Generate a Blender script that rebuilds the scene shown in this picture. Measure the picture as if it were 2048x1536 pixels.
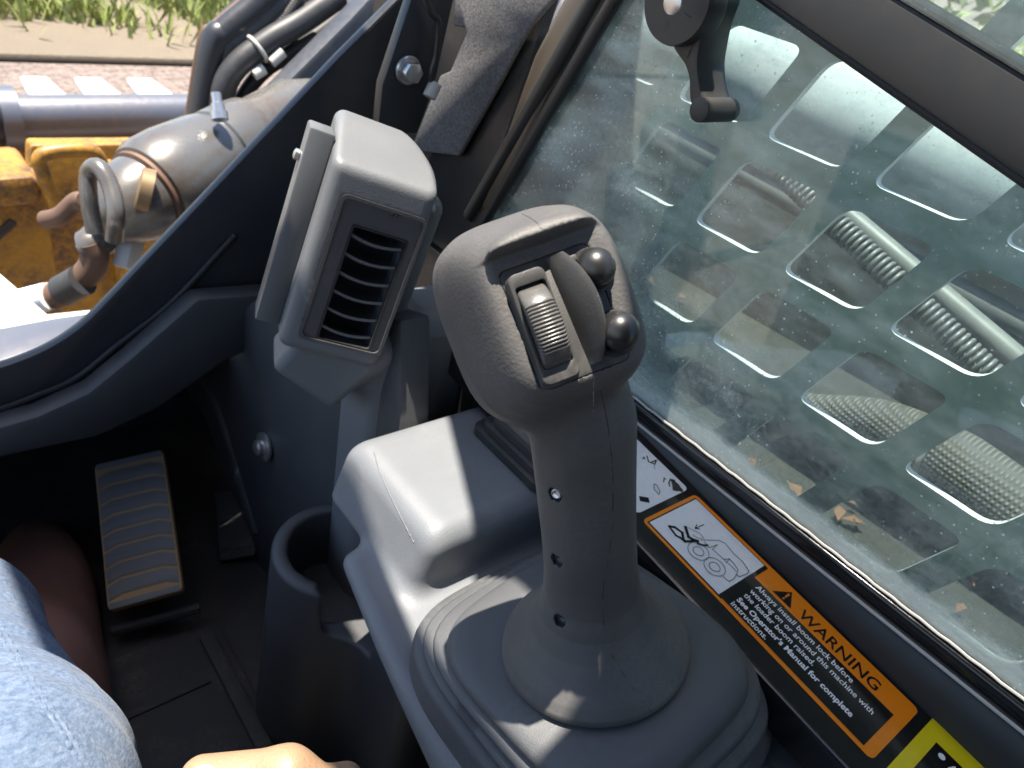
import bpy, bmesh, math, random
import numpy as np
from mathutils import Vector, Matrix
random.seed(4); rng = np.random.default_rng(4)
S = bpy.context.scene
for o in list(bpy.data.objects): bpy.data.objects.remove(o)

# ------------------------------------------------------------------ camera, sky, sun, exposure
OZ = 1.45                      # camera height above the ground; cab coordinates have their origin at the camera
F = 1539.0                     # focal length in pixels of the 2048 px wide photograph
R = np.array([[0.7694064131831309, 0.22116540621863276, -0.5992492256522461],
              [-0.6094838422485274, 0.5349516478208518, -0.5851121093702705],
              [0.19116280336572158, 0.8154217298955814, 0.5463919701308357]])
cd = bpy.data.cameras.new('camera'); cam = bpy.data.objects.new('camera', cd); S.collection.objects.link(cam)
cam.matrix_world = Matrix.Translation((0, 0, OZ)) @ Matrix([list(r) for r in R]).to_4x4()
cd.sensor_width = 36; cd.lens = 36 * F / 2048; cd.clip_start = .01; cd.clip_end = 500
cd.dof.use_dof = True; cd.dof.focus_distance = .40; cd.dof.aperture_fstop = 16
S.camera = cam
SUN = np.array([-.10, .14, .985]); SUN /= np.linalg.norm(SUN)
w = bpy.data.worlds.new('World'); S.world = w; w.use_nodes = True
nt = w.node_tree; bg = nt.nodes['Background']
sky = nt.nodes.new('ShaderNodeTexSky'); sky.sky_type = 'NISHITA'; sky.sun_disc = False
sky.sun_elevation = math.asin(SUN[2]); sky.sun_rotation = math.atan2(SUN[0], SUN[1])
nt.links.new(sky.outputs[0], bg.inputs[0]); bg.inputs[1].default_value = .105
sd = bpy.data.lights.new('sun', 'SUN'); so = bpy.data.objects.new('sun', sd); S.collection.objects.link(so)
sd.energy = 5.0; sd.angle = math.radians(.53); sd.color = (1, .925, .81)
so.rotation_euler = Vector(SUN).to_track_quat('Z', 'Y').to_euler(); so.location = (0, 0, 6)
S.view_settings.view_transform = 'Standard'; S.view_settings.look = 'None'
S.view_settings.exposure = 1.68; S.view_settings.gamma = 1

# ------------------------------------------------------------------ helpers
A = np.array
def nrm(v): v = A(v, float); return v / np.linalg.norm(v)
def ray(px, py): return R @ A([(px - 1024) / F, (768 - py) / F, -1.])
def at(px, py, d): return ray(px, py) * d                       # a point seen at px,py, d metres in front
def on(px, py, ax, c): r = ray(px, py); return r * (c / r[ax])  # ... on the plane axis ax = c
def onp(px, py, p0, n): r = ray(px, py); return r * ((A(p0) @ A(n)) / (r @ A(n)))
WORLD = {}
def _base(V):
    V = A(V); return A([(V[:, 0].min() + V[:, 0].max()) / 2, (V[:, 1].min() + V[:, 1].max()) / 2, V[:, 2].min()])
def mk(name, V, Fc, mat, parent=None, smooth=None, label=None, cat=None, group=None, kind=None, bevel=0, seg=2):
    V = A(V, float).reshape(-1, 3)
    loc = _base(V) + A([0, 0, OZ]); W = V + A([0, 0, OZ]) - loc
    me = bpy.data.meshes.new(name)
    me.from_pydata(W.tolist(), [], [list(map(int, f)) for f in Fc]); me.update()
    bm = bmesh.new(); bm.from_mesh(me)
    if bevel:
        bmesh.ops.recalc_face_normals(bm, faces=bm.faces)
        ed = [e for e in bm.edges if len(e.link_faces) == 2 and e.calc_face_angle(0) > .5]
        bmesh.ops.bevel(bm, geom=ed, offset=bevel, segments=seg, profile=.5, affect='EDGES', clamp_overlap=True)
    bmesh.ops.recalc_face_normals(bm, faces=bm.faces)
    bm.to_mesh(me); bm.free()
    me.materials.append(mat)
    me.polygons.foreach_set('use_smooth', [True] * len(me.polygons))
    me.set_sharp_from_angle(angle=math.radians(smooth if smooth is not None else 40))
    o = bpy.data.objects.new(name, me); S.collection.objects.link(o)
    WORLD[o] = loc
    if parent is not None: o.parent = parent; o.location = loc - WORLD[parent]
    else: o.location = loc
    if label: o['label'] = label
    if cat: o['category'] = cat
    if group: o['group'] = group
    if kind: o['kind'] = kind
    return o
def thing(name, label, cat, loc, group=None):
    o = bpy.data.objects.new(name, None); S.collection.objects.link(o); o.empty_display_size = .02
    WORLD[o] = A(loc, float) + A([0, 0, OZ]); o.location = WORLD[o]
    o['label'] = label; o['category'] = cat
    if group: o['group'] = group
    return o
def prism(poly, vec):                       # polygon (3D points) pushed along vec
    n = len(poly); P = [A(p) for p in poly]; V = P + [p + A(vec) for p in P]
    Fc = [list(range(n))[::-1], list(range(n, 2 * n))] + [[i, (i + 1) % n, n + (i + 1) % n, n + i] for i in range(n)]
    return V, Fc
def boxm(c, ax, half):
    ax = [nrm(a) for a in ax]; V = []
    for i in (-1, 1):
        for j in (-1, 1):
            for k in (-1, 1): V.append(A(c) + ax[0] * half[0] * i + ax[1] * half[1] * j + ax[2] * half[2] * k)
    return V, [[0, 1, 3, 2], [4, 6, 7, 5], [0, 4, 5, 1], [2, 3, 7, 6], [0, 2, 6, 4], [1, 5, 7, 3]]
XYZ = [A([1, 0, 0.]), A([0, 1, 0.]), A([0, 0, 1.])]
def aabb(lo, hi): lo = A(lo, float); hi = A(hi, float); return boxm((lo + hi) / 2, XYZ, (hi - lo) / 2)
def frame(d):
    d = nrm(d); t = A([0, 0, 1.]) if abs(d[2]) < .9 else A([1., 0, 0]); a = nrm(np.cross(t, d)); return a, np.cross(d, a), d
def spline(P, n=8):
    P = [A(p, float) for p in P]; Q = [2 * P[0] - P[1]] + P + [2 * P[-1] - P[-2]]; out = []
    for i in range(1, len(Q) - 2):
        for k in range(n):
            t = k / n; p0, p1, p2, p3 = Q[i - 1:i + 3]
            out.append(.5 * (2 * p1 + (p2 - p0) * t + (2 * p0 - 5 * p1 + 4 * p2 - p3) * t * t + (3 * p1 - p0 - 3 * p2 + p3) * t ** 3))
    return out + [P[-1]]
def tube(P, r, seg=16, cap=True):
    P = [A(p, float) for p in P]; n = len(P); r = [r] * n if np.isscalar(r) else r
    V = []; Fc = []; a = None
    for i in range(n):
        d = nrm(P[min(i + 1, n - 1)] - P[max(i - 1, 0)])
        if a is None: a = frame(d)[0]
        a = nrm(a - d * (a @ d)); b = np.cross(d, a)
        for k in range(seg):
            t = 2 * math.pi * k / seg; V.append(P[i] + (a * math.cos(t) + b * math.sin(t)) * r[i])
    for i in range(n - 1):
        for k in range(seg):
            k2 = (k + 1) % seg; Fc.append([i * seg + k, i * seg + k2, (i + 1) * seg + k2, (i + 1) * seg + k])
    if cap: Fc += [list(range(seg))[::-1], [(n - 1) * seg + k for k in range(seg)]]
    return V, Fc
def lathe(prof, o, d, seg=40):              # prof: (t along d, radius)
    a, b, d = frame(d); V = []; Fc = []
    for t, r in prof:
        for k in range(seg):
            q = 2 * math.pi * k / seg; V.append(A(o) + d * t + (a * math.cos(q) + b * math.sin(q)) * max(r, 1e-5))
    for i in range(len(prof) - 1):
        for k in range(seg):
            k2 = (k + 1) % seg; Fc.append([i * seg + k, i * seg + k2, (i + 1) * seg + k2, (i + 1) * seg + k])
    Fc += [list(range(seg))[::-1], [(len(prof) - 1) * seg + k for k in range(seg)]]
    return V, Fc
def rrect(cx, cy, hx, hy, r, n=5):          # rounded rectangle outline (2D)
    out = []
    for sx, sy, a0 in ((1, 1, 0), (-1, 1, 90), (-1, -1, 180), (1, -1, 270)):
        for k in range(n + 1):
            t = math.radians(a0 + 90 * k / n); out.append((cx + sx * (hx - r) + r * math.cos(t), cy + sy * (hy - r) + r * math.sin(t)))
    return out
def join(*ms):
    V = []; Fc = []
    for v, f in ms:
        n = len(V); V += [A(p) for p in v]; Fc += [[i + n for i in q] for q in f]
    return V, Fc
# signed distance tools
def smin(a, b, k): h = np.clip(.5 + .5 * (b - a) / k, 0, 1); return b * (1 - h) + a * h - k * h * (1 - h)
def smax(a, b, k): return -smin(-a, -b, k)
def sbox(p, c, ax, half, r):
    q = p - A(c); q = np.stack([q @ nrm(a) for a in ax], 1); q = np.abs(q) - (A(half) - r)
    return np.linalg.norm(np.maximum(q, 0), axis=1) + np.minimum(q.max(1), 0) - r
def scap(p, a, b, ra, rb):
    a = A(a, float); b = A(b, float); ba = b - a; t = np.clip(((p - a) @ ba) / (ba @ ba), 0, 1)
    return np.linalg.norm(p - a - t[:, None] * ba, axis=1) - (ra + (rb - ra) * t)
def sell(p, c, ax, rad):
    q = p - A(c); q = np.stack([q @ nrm(a) for a in ax], 1) / A(rad); k = np.linalg.norm(q, axis=1); return (k - 1) * min(rad)
def grad(f, P, e=2e-4):
    return np.stack([(f(P + d) - f(P - d)) for d in np.eye(3) * e], 1) / (2 * e)
def hit(px, py, f, d0=.15, d1=1.2):
    r = ray(px, py); t = np.arange(d0, d1, .0005); v = f(r[None] * t[:, None]); i = np.argmax(v < 0)
    p = r * t[i]; g = nrm(grad(f, p[None])[0]); return p, g
def snet(f, lo, hi, h, lip=1.6):
    lo = A(lo, float); hi = A(hi, float); nb = np.ceil((hi - lo) / (4 * h)).astype(int) + 1
    n = nb * 4
    gc = np.stack(np.meshgrid(*[lo[i] + 4 * h * (np.arange(nb[i]) + .5) for i in range(3)], indexing='ij'), -1).reshape(-1, 3)
    vc = f(gc).reshape(nb)
    act = np.abs(vc) < lip * 4 * h * 1.1 + h
    big = lambda a: np.repeat(np.repeat(np.repeat(a, 4, 0), 4, 1), 4, 2)
    val = big(np.where(vc > 0, 1., -1.)); m = big(act)
    idx = np.argwhere(m); val[m] = f(lo + h * idx)
    s = val < 0
    c = np.zeros(n - 1, int)
    for i in (0, 1):
        for j in (0, 1):
            for k in (0, 1): c += s[i:n[0] - 1 + i, j:n[1] - 1 + j, k:n[2] - 1 + k]
    cells = np.argwhere((c > 0) & (c < 8)); vid = -np.ones(n - 1, int); vid[tuple(cells.T)] = np.arange(len(cells))
    acc = np.zeros((len(cells), 3)); cnt = np.zeros(len(cells))
    for ax in range(3):
        o = [i for i in range(3) if i != ax]
        for i in (0, 1):
            for j in (0, 1):
                a = cells.copy(); a[:, o[0]] += i; a[:, o[1]] += j; b = a.copy(); b[:, ax] += 1
                va = val[tuple(a.T)]; vb = val[tuple(b.T)]; x = (va < 0) != (vb < 0)
                t = va[x] / (va[x] - vb[x]); pt = a[x].astype(float); pt[:, ax] += t
                acc[x] += pt; cnt[x] += 1
    V = lo + h * acc / cnt[:, None]; Fc = []
    for ax in range(3):
        sl = [slice(1, n[i] - 1) for i in range(3)]; sl[ax] = slice(0, n[ax] - 1); s2 = list(sl); s2[ax] = slice(1, n[ax])
        e = s[tuple(sl)] != s[tuple(s2)]; E = np.argwhere(e); off = A([1, 1, 1]); off[ax] = 0; E = E + off
        fl = s[tuple(E.T)]; o1, o2 = (ax + 1) % 3, (ax + 2) % 3
        q = []
        for d1, d2 in ((0, 0), (-1, 0), (-1, -1), (0, -1)):
            g = E.copy(); g[:, o1] += d1; g[:, o2] += d2; q.append(vid[tuple(g.T)])
        q = np.stack(q, 1); q[~fl] = q[~fl][:, ::-1]; Fc.append(q)
    Fc = np.concatenate(Fc); Fc = Fc[(Fc >= 0).all(1)]
    for _ in range(2):
        g = grad(f, V, h * .3); l = (g ** 2).sum(1) + 1e-6; st = np.clip(f(V) / np.sqrt(l), -h * .5, h * .5)
        V = V - (g / np.sqrt(l)[:, None]) * st[:, None] * .8
    return V, Fc

# ------------------------------------------------------------------ materials
def lin(r, g, b): return tuple(((c / 255) / 12.92 if c <= 10 else ((c / 255 + .055) / 1.055) ** 2.4) for c in (r, g, b)) + (1,)
class Mt:
    def __init__(s, name):
        s.m = bpy.data.materials.new(name); s.m.use_nodes = True; s.t = s.m.node_tree; s.b = s.t.nodes['Principled BSDF']
        s.co = s.t.nodes.new('ShaderNodeTexCoord').outputs['Object']
    def n(s, ty, **k):
        x = s.t.nodes.new('ShaderNode' + ty)
        for a, v in k.items(): setattr(x, a, v)
        return x
    def l(s, a, b): s.t.links.new(a, b)
    def noise(s, scale, detail=4, rough=.6, stretch=None):
        x = s.n('TexNoise'); x.inputs['Scale'].default_value = scale; x.inputs['Detail'].default_value = detail; x.inputs['Roughness'].default_value = rough
        c = s.co
        if stretch:
            m = s.n('Mapping'); m.inputs['Scale'].default_value = stretch; s.l(c, m.inputs[0]); c = m.outputs[0]
        s.l(c, x.inputs['Vector']); return x.outputs[0]
    def ramp(s, f, a, b, ca=(0, 0, 0, 1), cb=(1, 1, 1, 1)):
        x = s.n('ValToRGB'); x.color_ramp.elements[0].position = max(0, a); x.color_ramp.elements[1].position = b
        x.color_ramp.elements[0].color = ca; x.color_ramp.elements[1].color = cb; s.l(f, x.inputs[0]); return x.outputs[0]
    def mix(s, f, a, b):
        x = s.n('Mix', data_type='RGBA')
        (s.l(f, x.inputs[0]) if not isinstance(f, (int, float)) else setattr(x.inputs[0], 'default_value', f))
        for v, i in ((a, 6), (b, 7)):
            if isinstance(v, tuple): x.inputs[i].default_value = v
            else: s.l(v, x.inputs[i])
        return x.outputs[2]
    def col(s, c):
        if isinstance(c, tuple): s.b.inputs['Base Color'].default_value = c
        else: s.l(c, s.b.inputs['Base Color'])
    def set(s, **k):
        for a, v in k.items(): s.b.inputs[a.replace('_', ' ')].default_value = v
    def bump(s, h, dist, strength=1.0, prev=None):
        x = s.n('Bump'); x.inputs['Strength'].default_value = strength; x.inputs['Distance'].default_value = dist
        s.l(h, x.inputs['Height'])
        if prev is not None: s.l(prev, x.inputs['Normal'])
        s.l(x.outputs[0], s.b.inputs['Normal']); return x.outputs[0]
    def rough(s, f, a, b):
        x = s.n('MapRange'); x.inputs[3].default_value = a; x.inputs[4].default_value = b; s.l(f, x.inputs[0]); s.l(x.outputs[0], s.b.inputs['Roughness'])
def g(v, t=(1, 1, 1)): return (v * t[0], v * t[1], v * t[2], 1)
def plastic(name, c, rough=.5, grain=900, depth=.00012, dust=.25, dustcol=g(.20, (1, .93, .82)), spec=.5, scratch=True):
    M = Mt(name); n1 = M.noise(14, 5); n2 = M.noise(220, 3)
    d = M.n('Math', operation='MULTIPLY'); M.l(M.ramp(n1, .48, .75), d.inputs[0]); M.l(M.ramp(n2, .35, .7), d.inputs[1])
    d2 = M.n('Math', operation='MULTIPLY'); d2.inputs[1].default_value = dust; M.l(d.outputs[0], d2.inputs[0])
    base = M.mix(n1, tuple(x * .88 for x in c[:3]) + (1,), tuple(min(1, x * 1.12) for x in c[:3]) + (1,))
    M.col(M.mix(d2.outputs[0], base, dustcol)); M.rough(n1, rough - .07, rough + .1); M.set(Specular_IOR_Level=spec)
    v = M.n('TexVoronoi'); v.inputs['Scale'].default_value = grain; M.l(M.co, v.inputs['Vector'])
    p = M.bump(v.outputs['Distance'], depth)
    sc1 = M.ramp(M.noise(70, 3, .5, (1, 9, 1)), .66, .72); sc2 = M.ramp(M.noise(60, 3, .5, (8, 1, 2)), .68, .74); M.bump(sc1, .00006, .6, M.bump(sc2, .00006, .6, p))
    return M.m
m_grip = None
def grip_mat():
    M = Mt('grip_rubber'); n1 = M.noise(18, 6); n2 = M.noise(420, 4, .7)
    d = M.n('Math', operation='MULTIPLY'); M.l(M.ramp(n1, .38, .80), d.inputs[0]); M.l(M.ramp(n2, .25, .85), d.inputs[1])
    d2 = M.n('Math', operation='MULTIPLY'); d2.inputs[1].default_value = .5; M.l(d.outputs[0], d2.inputs[0])
    M.col(M.mix(d2.outputs[0], M.mix(n1, g(.058, (1, .96, .95)), g(.076, (1, .96, .94))), g(.22, (1, .91, .80))))
    M.rough(n1, .5, .66); M.set(Specular_IOR_Level=.45)
    v = M.n('TexVoronoi', feature='SMOOTH_F1'); v.inputs['Scale'].default_value = 760; M.l(M.co, v.inputs['Vector'])
    mx = M.n('Math', operation='MULTIPLY'); M.l(v.outputs['Distance'], mx.inputs[0]); sz = M.n('SeparateXYZ'); M.l(M.co, sz.inputs[0]); M.l(M.ramp(sz.outputs[2], .13, .19, g(.25), g(1)), mx.inputs[1])
    p = M.bump(mx.outputs[0], .00035, .45); M.bump(n2, .00005, .4, p)
    return M.m
m_grip = grip_mat()
m_panel = plastic('panel_plastic', g(.042, (1, .98, .96)), .48, 1600, .00004, .5)
m_black = plastic('black_plastic', g(.022, (1, 1, 1.02)), .35, 1500, .00004, .35)
m_gloss = plastic('gloss_black_plastic', g(.016), .34, 2000, .00001, .12)
m_grey = plastic('grey_console_plastic', g(.138, (.94, 1, 1.08)), .5, 1100, .0001, .4, g(.24, (1, .95, .87)))
m_greyd = plastic('vent_grey_plastic', g(.122, (.96, 1, 1.05)), .5, 1100, .0001, .25, g(.19, (1, .92, .82)))
m_rubber = plastic('gaiter_rubber', g(.066, (.97, 1, 1.06)), .55, 1300, .0001, .3, g(.24, (1, .95, .85)))
m_dark = plastic('dark_cab_plastic', g(.045, (.92, .98, 1.07)), .5, 900, .0001, .4, g(.10, (1, .85, .7)))
m_mat = plastic('floor_rubber', g(.030, (1, .97, .95)), .75, 500, .0002, .9, g(.13, (1, .80, .60)))
def paint(name, c, rough=.3, dust=.3, dc=g(.2, (1, .88, .7)), metal=0, coat=0, th=.42):
    M = Mt(name); n1 = M.noise(7, 6); n2 = M.noise(60, 5, .75)
    d = M.n('Math', operation='MULTIPLY'); M.l(M.ramp(n1, th, th + .3), d.inputs[0]); M.l(M.ramp(n2, .4 - (.42 - th), .7 - (.42 - th)), d.inputs[1])
    d2 = M.n('Math', operation='MULTIPLY'); d2.inputs[1].default_value = dust; M.l(d.outputs[0], d2.inputs[0])
    M.col(M.mix(d2.outputs[0], c, dc)); M.rough(n2, rough - .05, rough + .18); M.set(Metallic=metal, Coat_Weight=coat)
    M.bump(n2, .0002, .4); return M.m
m_navy = paint('dark_frame_paint', g(.030, (.92, .98, 1.12)), .28, .35, g(.09, (1, .9, .78)))
m_gb = paint('gloss_black_paint', g(.010), .10, .06, g(.10, (1, .9, .75)))
m_bar = paint('satin_black_paint', g(.020, (1, .97, .95)), .45, .3, g(.08, (1, .92, .82)))
m_yel = paint('yellow_machine_paint', (.46, .22, .008, 1), .38, .95, (.085, .045, .03, 1), 0, 0, .30)
m_steel = paint('zinc_steel', g(.55), .25, .35, g(.22, (1, .75, .5)), .9)
m_pipe = paint('painted_cylinder', g(.15, (1, 1, .97)), .2, .95, (.12, .08, .05, 1), .45, 0, .35)
m_tubegrey = paint('worn_steel_tube', g(.17, (.93, .96, 1.08)), .3, .5, (.30, .20, .14, 1), .6)
m_white = paint('bright_worn_steel', g(.75), .45, .3, g(.5, (1, .85, .7)))
m_post_tint = paint('brown_reflection_tint', g(.07, (1, .74, .5)), .3, .3)  # brown reflection on the window post put into its base colour
m_chrome = paint('bright_cylinder', g(.85, (.95, .98, 1)), .24, .25, g(.5), .35)
m_spring = paint('spring_steel', g(.15), .4, .35, g(.2, (1, .85, .65)), .35)
m_dirt = paint('dusty_machine_steel', g(.03, (.95, 1, .95)), .6, .9, g(.085, (1, .86, .66)))
m_olive = paint('dirty_fender', g(.022, (1, .95, .8)), .85, .9, g(.055, (1, .82, .58)))
m_hose = paint('hose_rubber', g(.030, (.95, .98, 1.05)), .42, .35)
m_rust = paint('rusty_fitting', (.13, .075, .05, 1), .55, .8, (.24, .17, .12, 1), .3)
def simple(name, c, rough=.5, metal=0, **k):
    M = Mt(name); n = M.noise(160, 3); M.col(M.mix(n, tuple(x * .9 for x in c[:3]) + (1,), tuple(min(1, x * 1.08) for x in c[:3]) + (1,)))
    M.set(Roughness=rough, Metallic=metal, **k); return M.m
m_orange = simple('decal_orange', (.80, .22, .006, 1), .22); m_dwhite = simple('decal_white', g(.75), .18); m_dblack = simple('decal_black', g(.008), .14)
m_yellow = simple('decal_yellow', (.70, .56, .01, 1), .2); m_txt = simple('decal_print_white', g(.8), .3); m_line = simple('decal_print_grey', g(.10), .3)
m_mark = simple('moulded_mark', g(.008), .5); m_seal = simple('window_seal', g(.015), .45); m_edge = simple('pale_bead', g(.42, (1, .97, .9)), .5)
m_gap = simple('seam_line', g(.012), .7)
def carpet():
    M = Mt('grey_carpet'); n = M.noise(420, 5, .8); n1 = M.noise(50, 4)
    M.col(M.mix(M.ramp(n, .3, .7), g(.07, (1, .96, .96)), M.mix(n1, g(.19, (1, .97, .97)), g(.30, (1, .97, .96))))); M.set(Roughness=.95, Specular_IOR_Level=.1); M.bump(n, .002); return M.m
m_carpet = carpet()
def glass(name):
    M = Mt(name); t = M.t; out = t.nodes['Material Output']
    tr = M.n('BsdfTransparent'); tr.inputs[0].default_value = (.78, .89, .87, 1)
    gl = M.n('BsdfGlossy'); gl.inputs['Roughness'].default_value = .015
    fr = M.n('Fresnel'); fr.inputs[0].default_value = 1.5
    m1 = M.n('MixShader'); M.l(fr.outputs[0], m1.inputs[0]); M.l(tr.outputs[0], m1.inputs[1]); M.l(gl.outputs[0], m1.inputs[2])
    df = M.n('BsdfDiffuse'); df.inputs[0].default_value = g(.75, (.90, 1, .98)); tl = M.n('BsdfTranslucent'); tl.inputs[0].default_value = g(.75, (.90, 1, .98))
    dd = M.n('MixShader'); dd.inputs[0].default_value = .5; M.l(df.outputs[0], dd.inputs[1]); M.l(tl.outputs[0], dd.inputs[2])
    # dust film, specks and hairs; the film's pale teal also stands in for sky reflection
    n1 = M.noise(9, 5, .6); n2 = M.noise(260, 4, .75); n3 = M.noise(34, 6, .7, (1, .5, 1.6))
    v = M.n('TexVoronoi'); v.inputs['Scale'].default_value = 150; M.l(M.co, v.inputs['Vector'])
    sp = M.ramp(v.outputs['Distance'], .07, .15, g(1), g(0))
    a = M.n('Math', operation='MULTIPLY'); M.l(M.ramp(n1, .3, .8), a.inputs[0]); M.l(M.ramp(n2, .38, .72), a.inputs[1])
    a2 = M.n('Math', operation='MULTIPLY_ADD'); M.l(a.outputs[0], a2.inputs[0]); a2.inputs[1].default_value = .36; M.l(M.ramp(n3, .44, .74, g(.035), g(.28)), a2.inputs[2])
    b = M.n('Math', operation='MULTIPLY'); M.l(sp, b.inputs[0]); M.l(M.ramp(M.noise(21, 4), .40, .66, g(0), g(.85)), b.inputs[1])
    c = M.n('Math', operation='ADD', use_clamp=True); M.l(a2.outputs[0], c.inputs[0]); M.l(b.outputs[0], c.inputs[1])
    m2 = M.n('MixShader'); sx = M.n('SeparateXYZ'); M.l(M.co, sx.inputs[0]); ad = M.n('Math', operation='MULTIPLY_ADD'); M.l(n3, ad.inputs[0]); ad.inputs[1].default_value = -.03; M.l(sx.outputs[2], ad.inputs[2])
    e_ = M.n('Math', operation='ADD', use_clamp=True); M.l(M.ramp(ad.outputs[0], -.008, .006, g(.55), g(0)), e_.inputs[0]); M.l(c.outputs[0], e_.inputs[1]); c = e_
    M.l(c.outputs[0], m2.inputs[0]); M.l(m1.outputs[0], m2.inputs[1]); M.l(dd.outputs[0], m2.inputs[2])
    M.l(m2.outputs[0], out.inputs[0]); return M.m
m_glass = glass('dusty_window_glass')
def braid(name, c):
    M = Mt(name); wv = M.n('TexWave', wave_type='BANDS', bands_direction='Y'); wv.inputs['Scale'].default_value = 85; M.l(M.co, wv.inputs[0])
    w2 = M.n('TexWave', wave_type='BANDS', bands_direction='Z'); w2.inputs['Scale'].default_value = 75; M.l(M.co, w2.inputs[0])
    x = M.n('Math', operation='MULTIPLY'); M.l(wv.outputs['Fac'], x.inputs[0]); M.l(w2.outputs['Fac'], x.inputs[1])
    M.col(M.mix(x.outputs[0], tuple(v * .35 for v in c[:3]) + (1,), c)); M.set(Roughness=.7); M.bump(x.outputs[0], .0012); return M.m
m_braid = braid('braided_sleeve', g(.15, (1, .92, .82)))
def denim():
    M = Mt('denim_cloth'); n1 = M.noise(9, 5, .65); n2 = M.noise(560, 3, .7); n3 = M.noise(75, 5, .7, (1, 1, 2.2)); n4 = M.noise(330, 2, .5, (.35, 1, 1.3))
    c = M.mix(M.ramp(n1, .32, .70), (.050, .088, .165, 1), (.115, .160, .235, 1)); c = M.mix(M.ramp(n3, .38, .75, g(0), g(.35)), c, (.13, .175, .25, 1))
    c = M.mix(M.ramp(n4, .35, .68), M.mix(.3, c, (.012, .025, .06, 1)), M.mix(.18, c, (.28, .32, .38, 1)))
    M.col(M.mix(M.ramp(n2, .40, .72), c, M.mix(.2, c, (.3, .33, .37, 1)))); M.set(Roughness=.9, Specular_IOR_Level=.15, Sheen_Weight=.1)
    M.bump(n4, .0005, .6, M.bump(n3, .002, .5)); return M.m
m_denim = denim()
def leather():
    M = Mt('brown_leather'); n1 = M.noise(16, 5); n2 = M.noise(170, 4)
    M.col(M.mix(n1, (.16, .075, .06, 1), (.30, .16, .125, 1))); M.rough(n2, .28, .5); M.bump(n2, .0008); return M.m
m_leather = leather(); m_welt = simple('boot_welt', (.50, .37, .29, 1), .7)
def skin():
    M = Mt('skin'); n1 = M.noise(40, 4); n2 = M.noise(500, 3); M.col(M.mix(n1, (.24, .145, .085, 1), (.33, .21, .125, 1))); M.set(Roughness=.45, Subsurface_Weight=.15, Subsurface_Scale=.01)
    M.b.inputs['Subsurface Radius'].default_value = (1, .35, .2); M.bump(n2, .0004); return M.m
m_skin = skin(); m_nail = simple('fingernail', (.68, .43, .34, 1), .3)

# ------------------------------------------------------------------ ground, kerb, grass
def ground_mat():
    M = Mt('yard_gravel'); n1 = M.noise(3, 5); n2 = M.noise(60, 6, .8)
    M.col(M.mix(M.ramp(M.noise(26, 6, .85), .40, .62), M.mix(n1, (.085, .058, .045, 1), (.15, .11, .09, 1)), (.36, .29, .25, 1))); M.set(Roughness=.95); M.bump(n2, .02); return M.m
def soil_mat():
    M = Mt('dry_straw_verge'); n1 = M.noise(5, 5); n2 = M.noise(45, 6, .8)
    M.col(M.mix(n2, M.mix(n1, (.16, .12, .075, 1), (.24, .18, .12, 1)), (.32, .27, .20, 1))); M.set(Roughness=.95); M.bump(n2, .03); return M.m
mk('ground', *prism([(-60, -60, -1.45), (90, -60, -1.45), (90, 90, -1.45), (-60, 90, -1.45)], (0, 0, -.1)), ground_mat(), kind='structure')
gy = 5.3
mk('verge', *aabb((-8, gy, -1.446), (25, 40, -1.40)), soil_mat(), kind='structure', bevel=.03)
V = []; Fc = []
for i in range(42000):
    u = rng.random(); y = gy + .25 + 4.2 * rng.random() ** .8; x = -2 + 9.5 * rng.random()
    if y < gy + .75 and rng.random() > .12: continue
    if math.sin(x * 2.1 + 1.3) + math.sin(x * 5.3 + y * 3) * .6 < -1.0: continue
    h = .05 + .16 * rng.random(); a = rng.random() * 6.28; l = (rng.random(2) - .5) * h * 1.5; wd = .006 + .012 * rng.random()
    b = A([x, y, -1.41]); s_ = A([math.cos(a), math.sin(a), 0]) * wd; n = len(V)
    V += [b - s_, b + s_, b + A([l[0] * .5, l[1] * .5, h * .7]) + s_ * .8, b + A([l[0], l[1], h]), b + A([l[0] * .5, l[1] * .5, h * .7]) - s_ * .8]; Fc.append([n, n + 1, n + 2, n + 3, n + 4])
M = Mt('grass_blades'); n1 = M.noise(4, 4); n2 = M.noise(55, 2)
M.col(M.mix(M.ramp(n2, .35, .65), M.mix(n1, (.08, .16, .012, 1), (.19, .28, .025, 1)), (.34, .31, .13, 1))); M.set(Roughness=.6)
mk('grass', V, Fc, M.m, kind='stuff', label='bright green grass growing on the dry verge', smooth=180)

# ------------------------------------------------------------------ unseen cab shell: roof and walls added to shape the light
roof = thing('shade_roof', 'unseen dark cab roof, opening shaped to place the sun patches', 'roof', (-.1, .1, .5))
rx0, rx1, ry0, ry1 = -.75, .365, -.9, .90  # opening and bar outlined so sun lands only on the wanted spots
for q in ([(rx0, ry0), (rx1, ry0), (rx1, .2), (rx0, .2)], [(rx0, .2), (-.3, .2), (-.3, .78), (rx0, .78)],
          [(rx0, .78), (-.085, .78), (-.075, .56), (.03, .56), (.03, .615), (rx1, .615), (rx1, ry1), (rx0, ry1)],
          [(.03, .2), (.105, .2), (.112, .34), (.146, .5), (.150, .615), (.03, .615)],
          [(.105, .2), (rx1, .2), (rx1, .615), (.282, .615), (.244, .516), (.186, .396), (.178, .31), (.164, .266), (.155, .245), (.105, .242)]):
    mk('shade_roof_panel', *prism([(x, y, .5) for x, y in q], (0, 0, .03)), m_bar, roof)
mk('rear_shade_wall', *aabb((-.75, -.78, -.85), (.48, -.75, .5)), m_dark, label='unseen dark rear wall behind the seat, added to hold back sky light', cat='wall')  # closes the open back to lower the ambient light
mk('left_shade_wall', *aabb((-.78, -.75, -.85), (-.75, .80, -.30)), m_dark, label='unseen dark lower wall beyond the seat, added to hold back sky light', cat='wall')  # added to keep low sky light out of the cab

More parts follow.
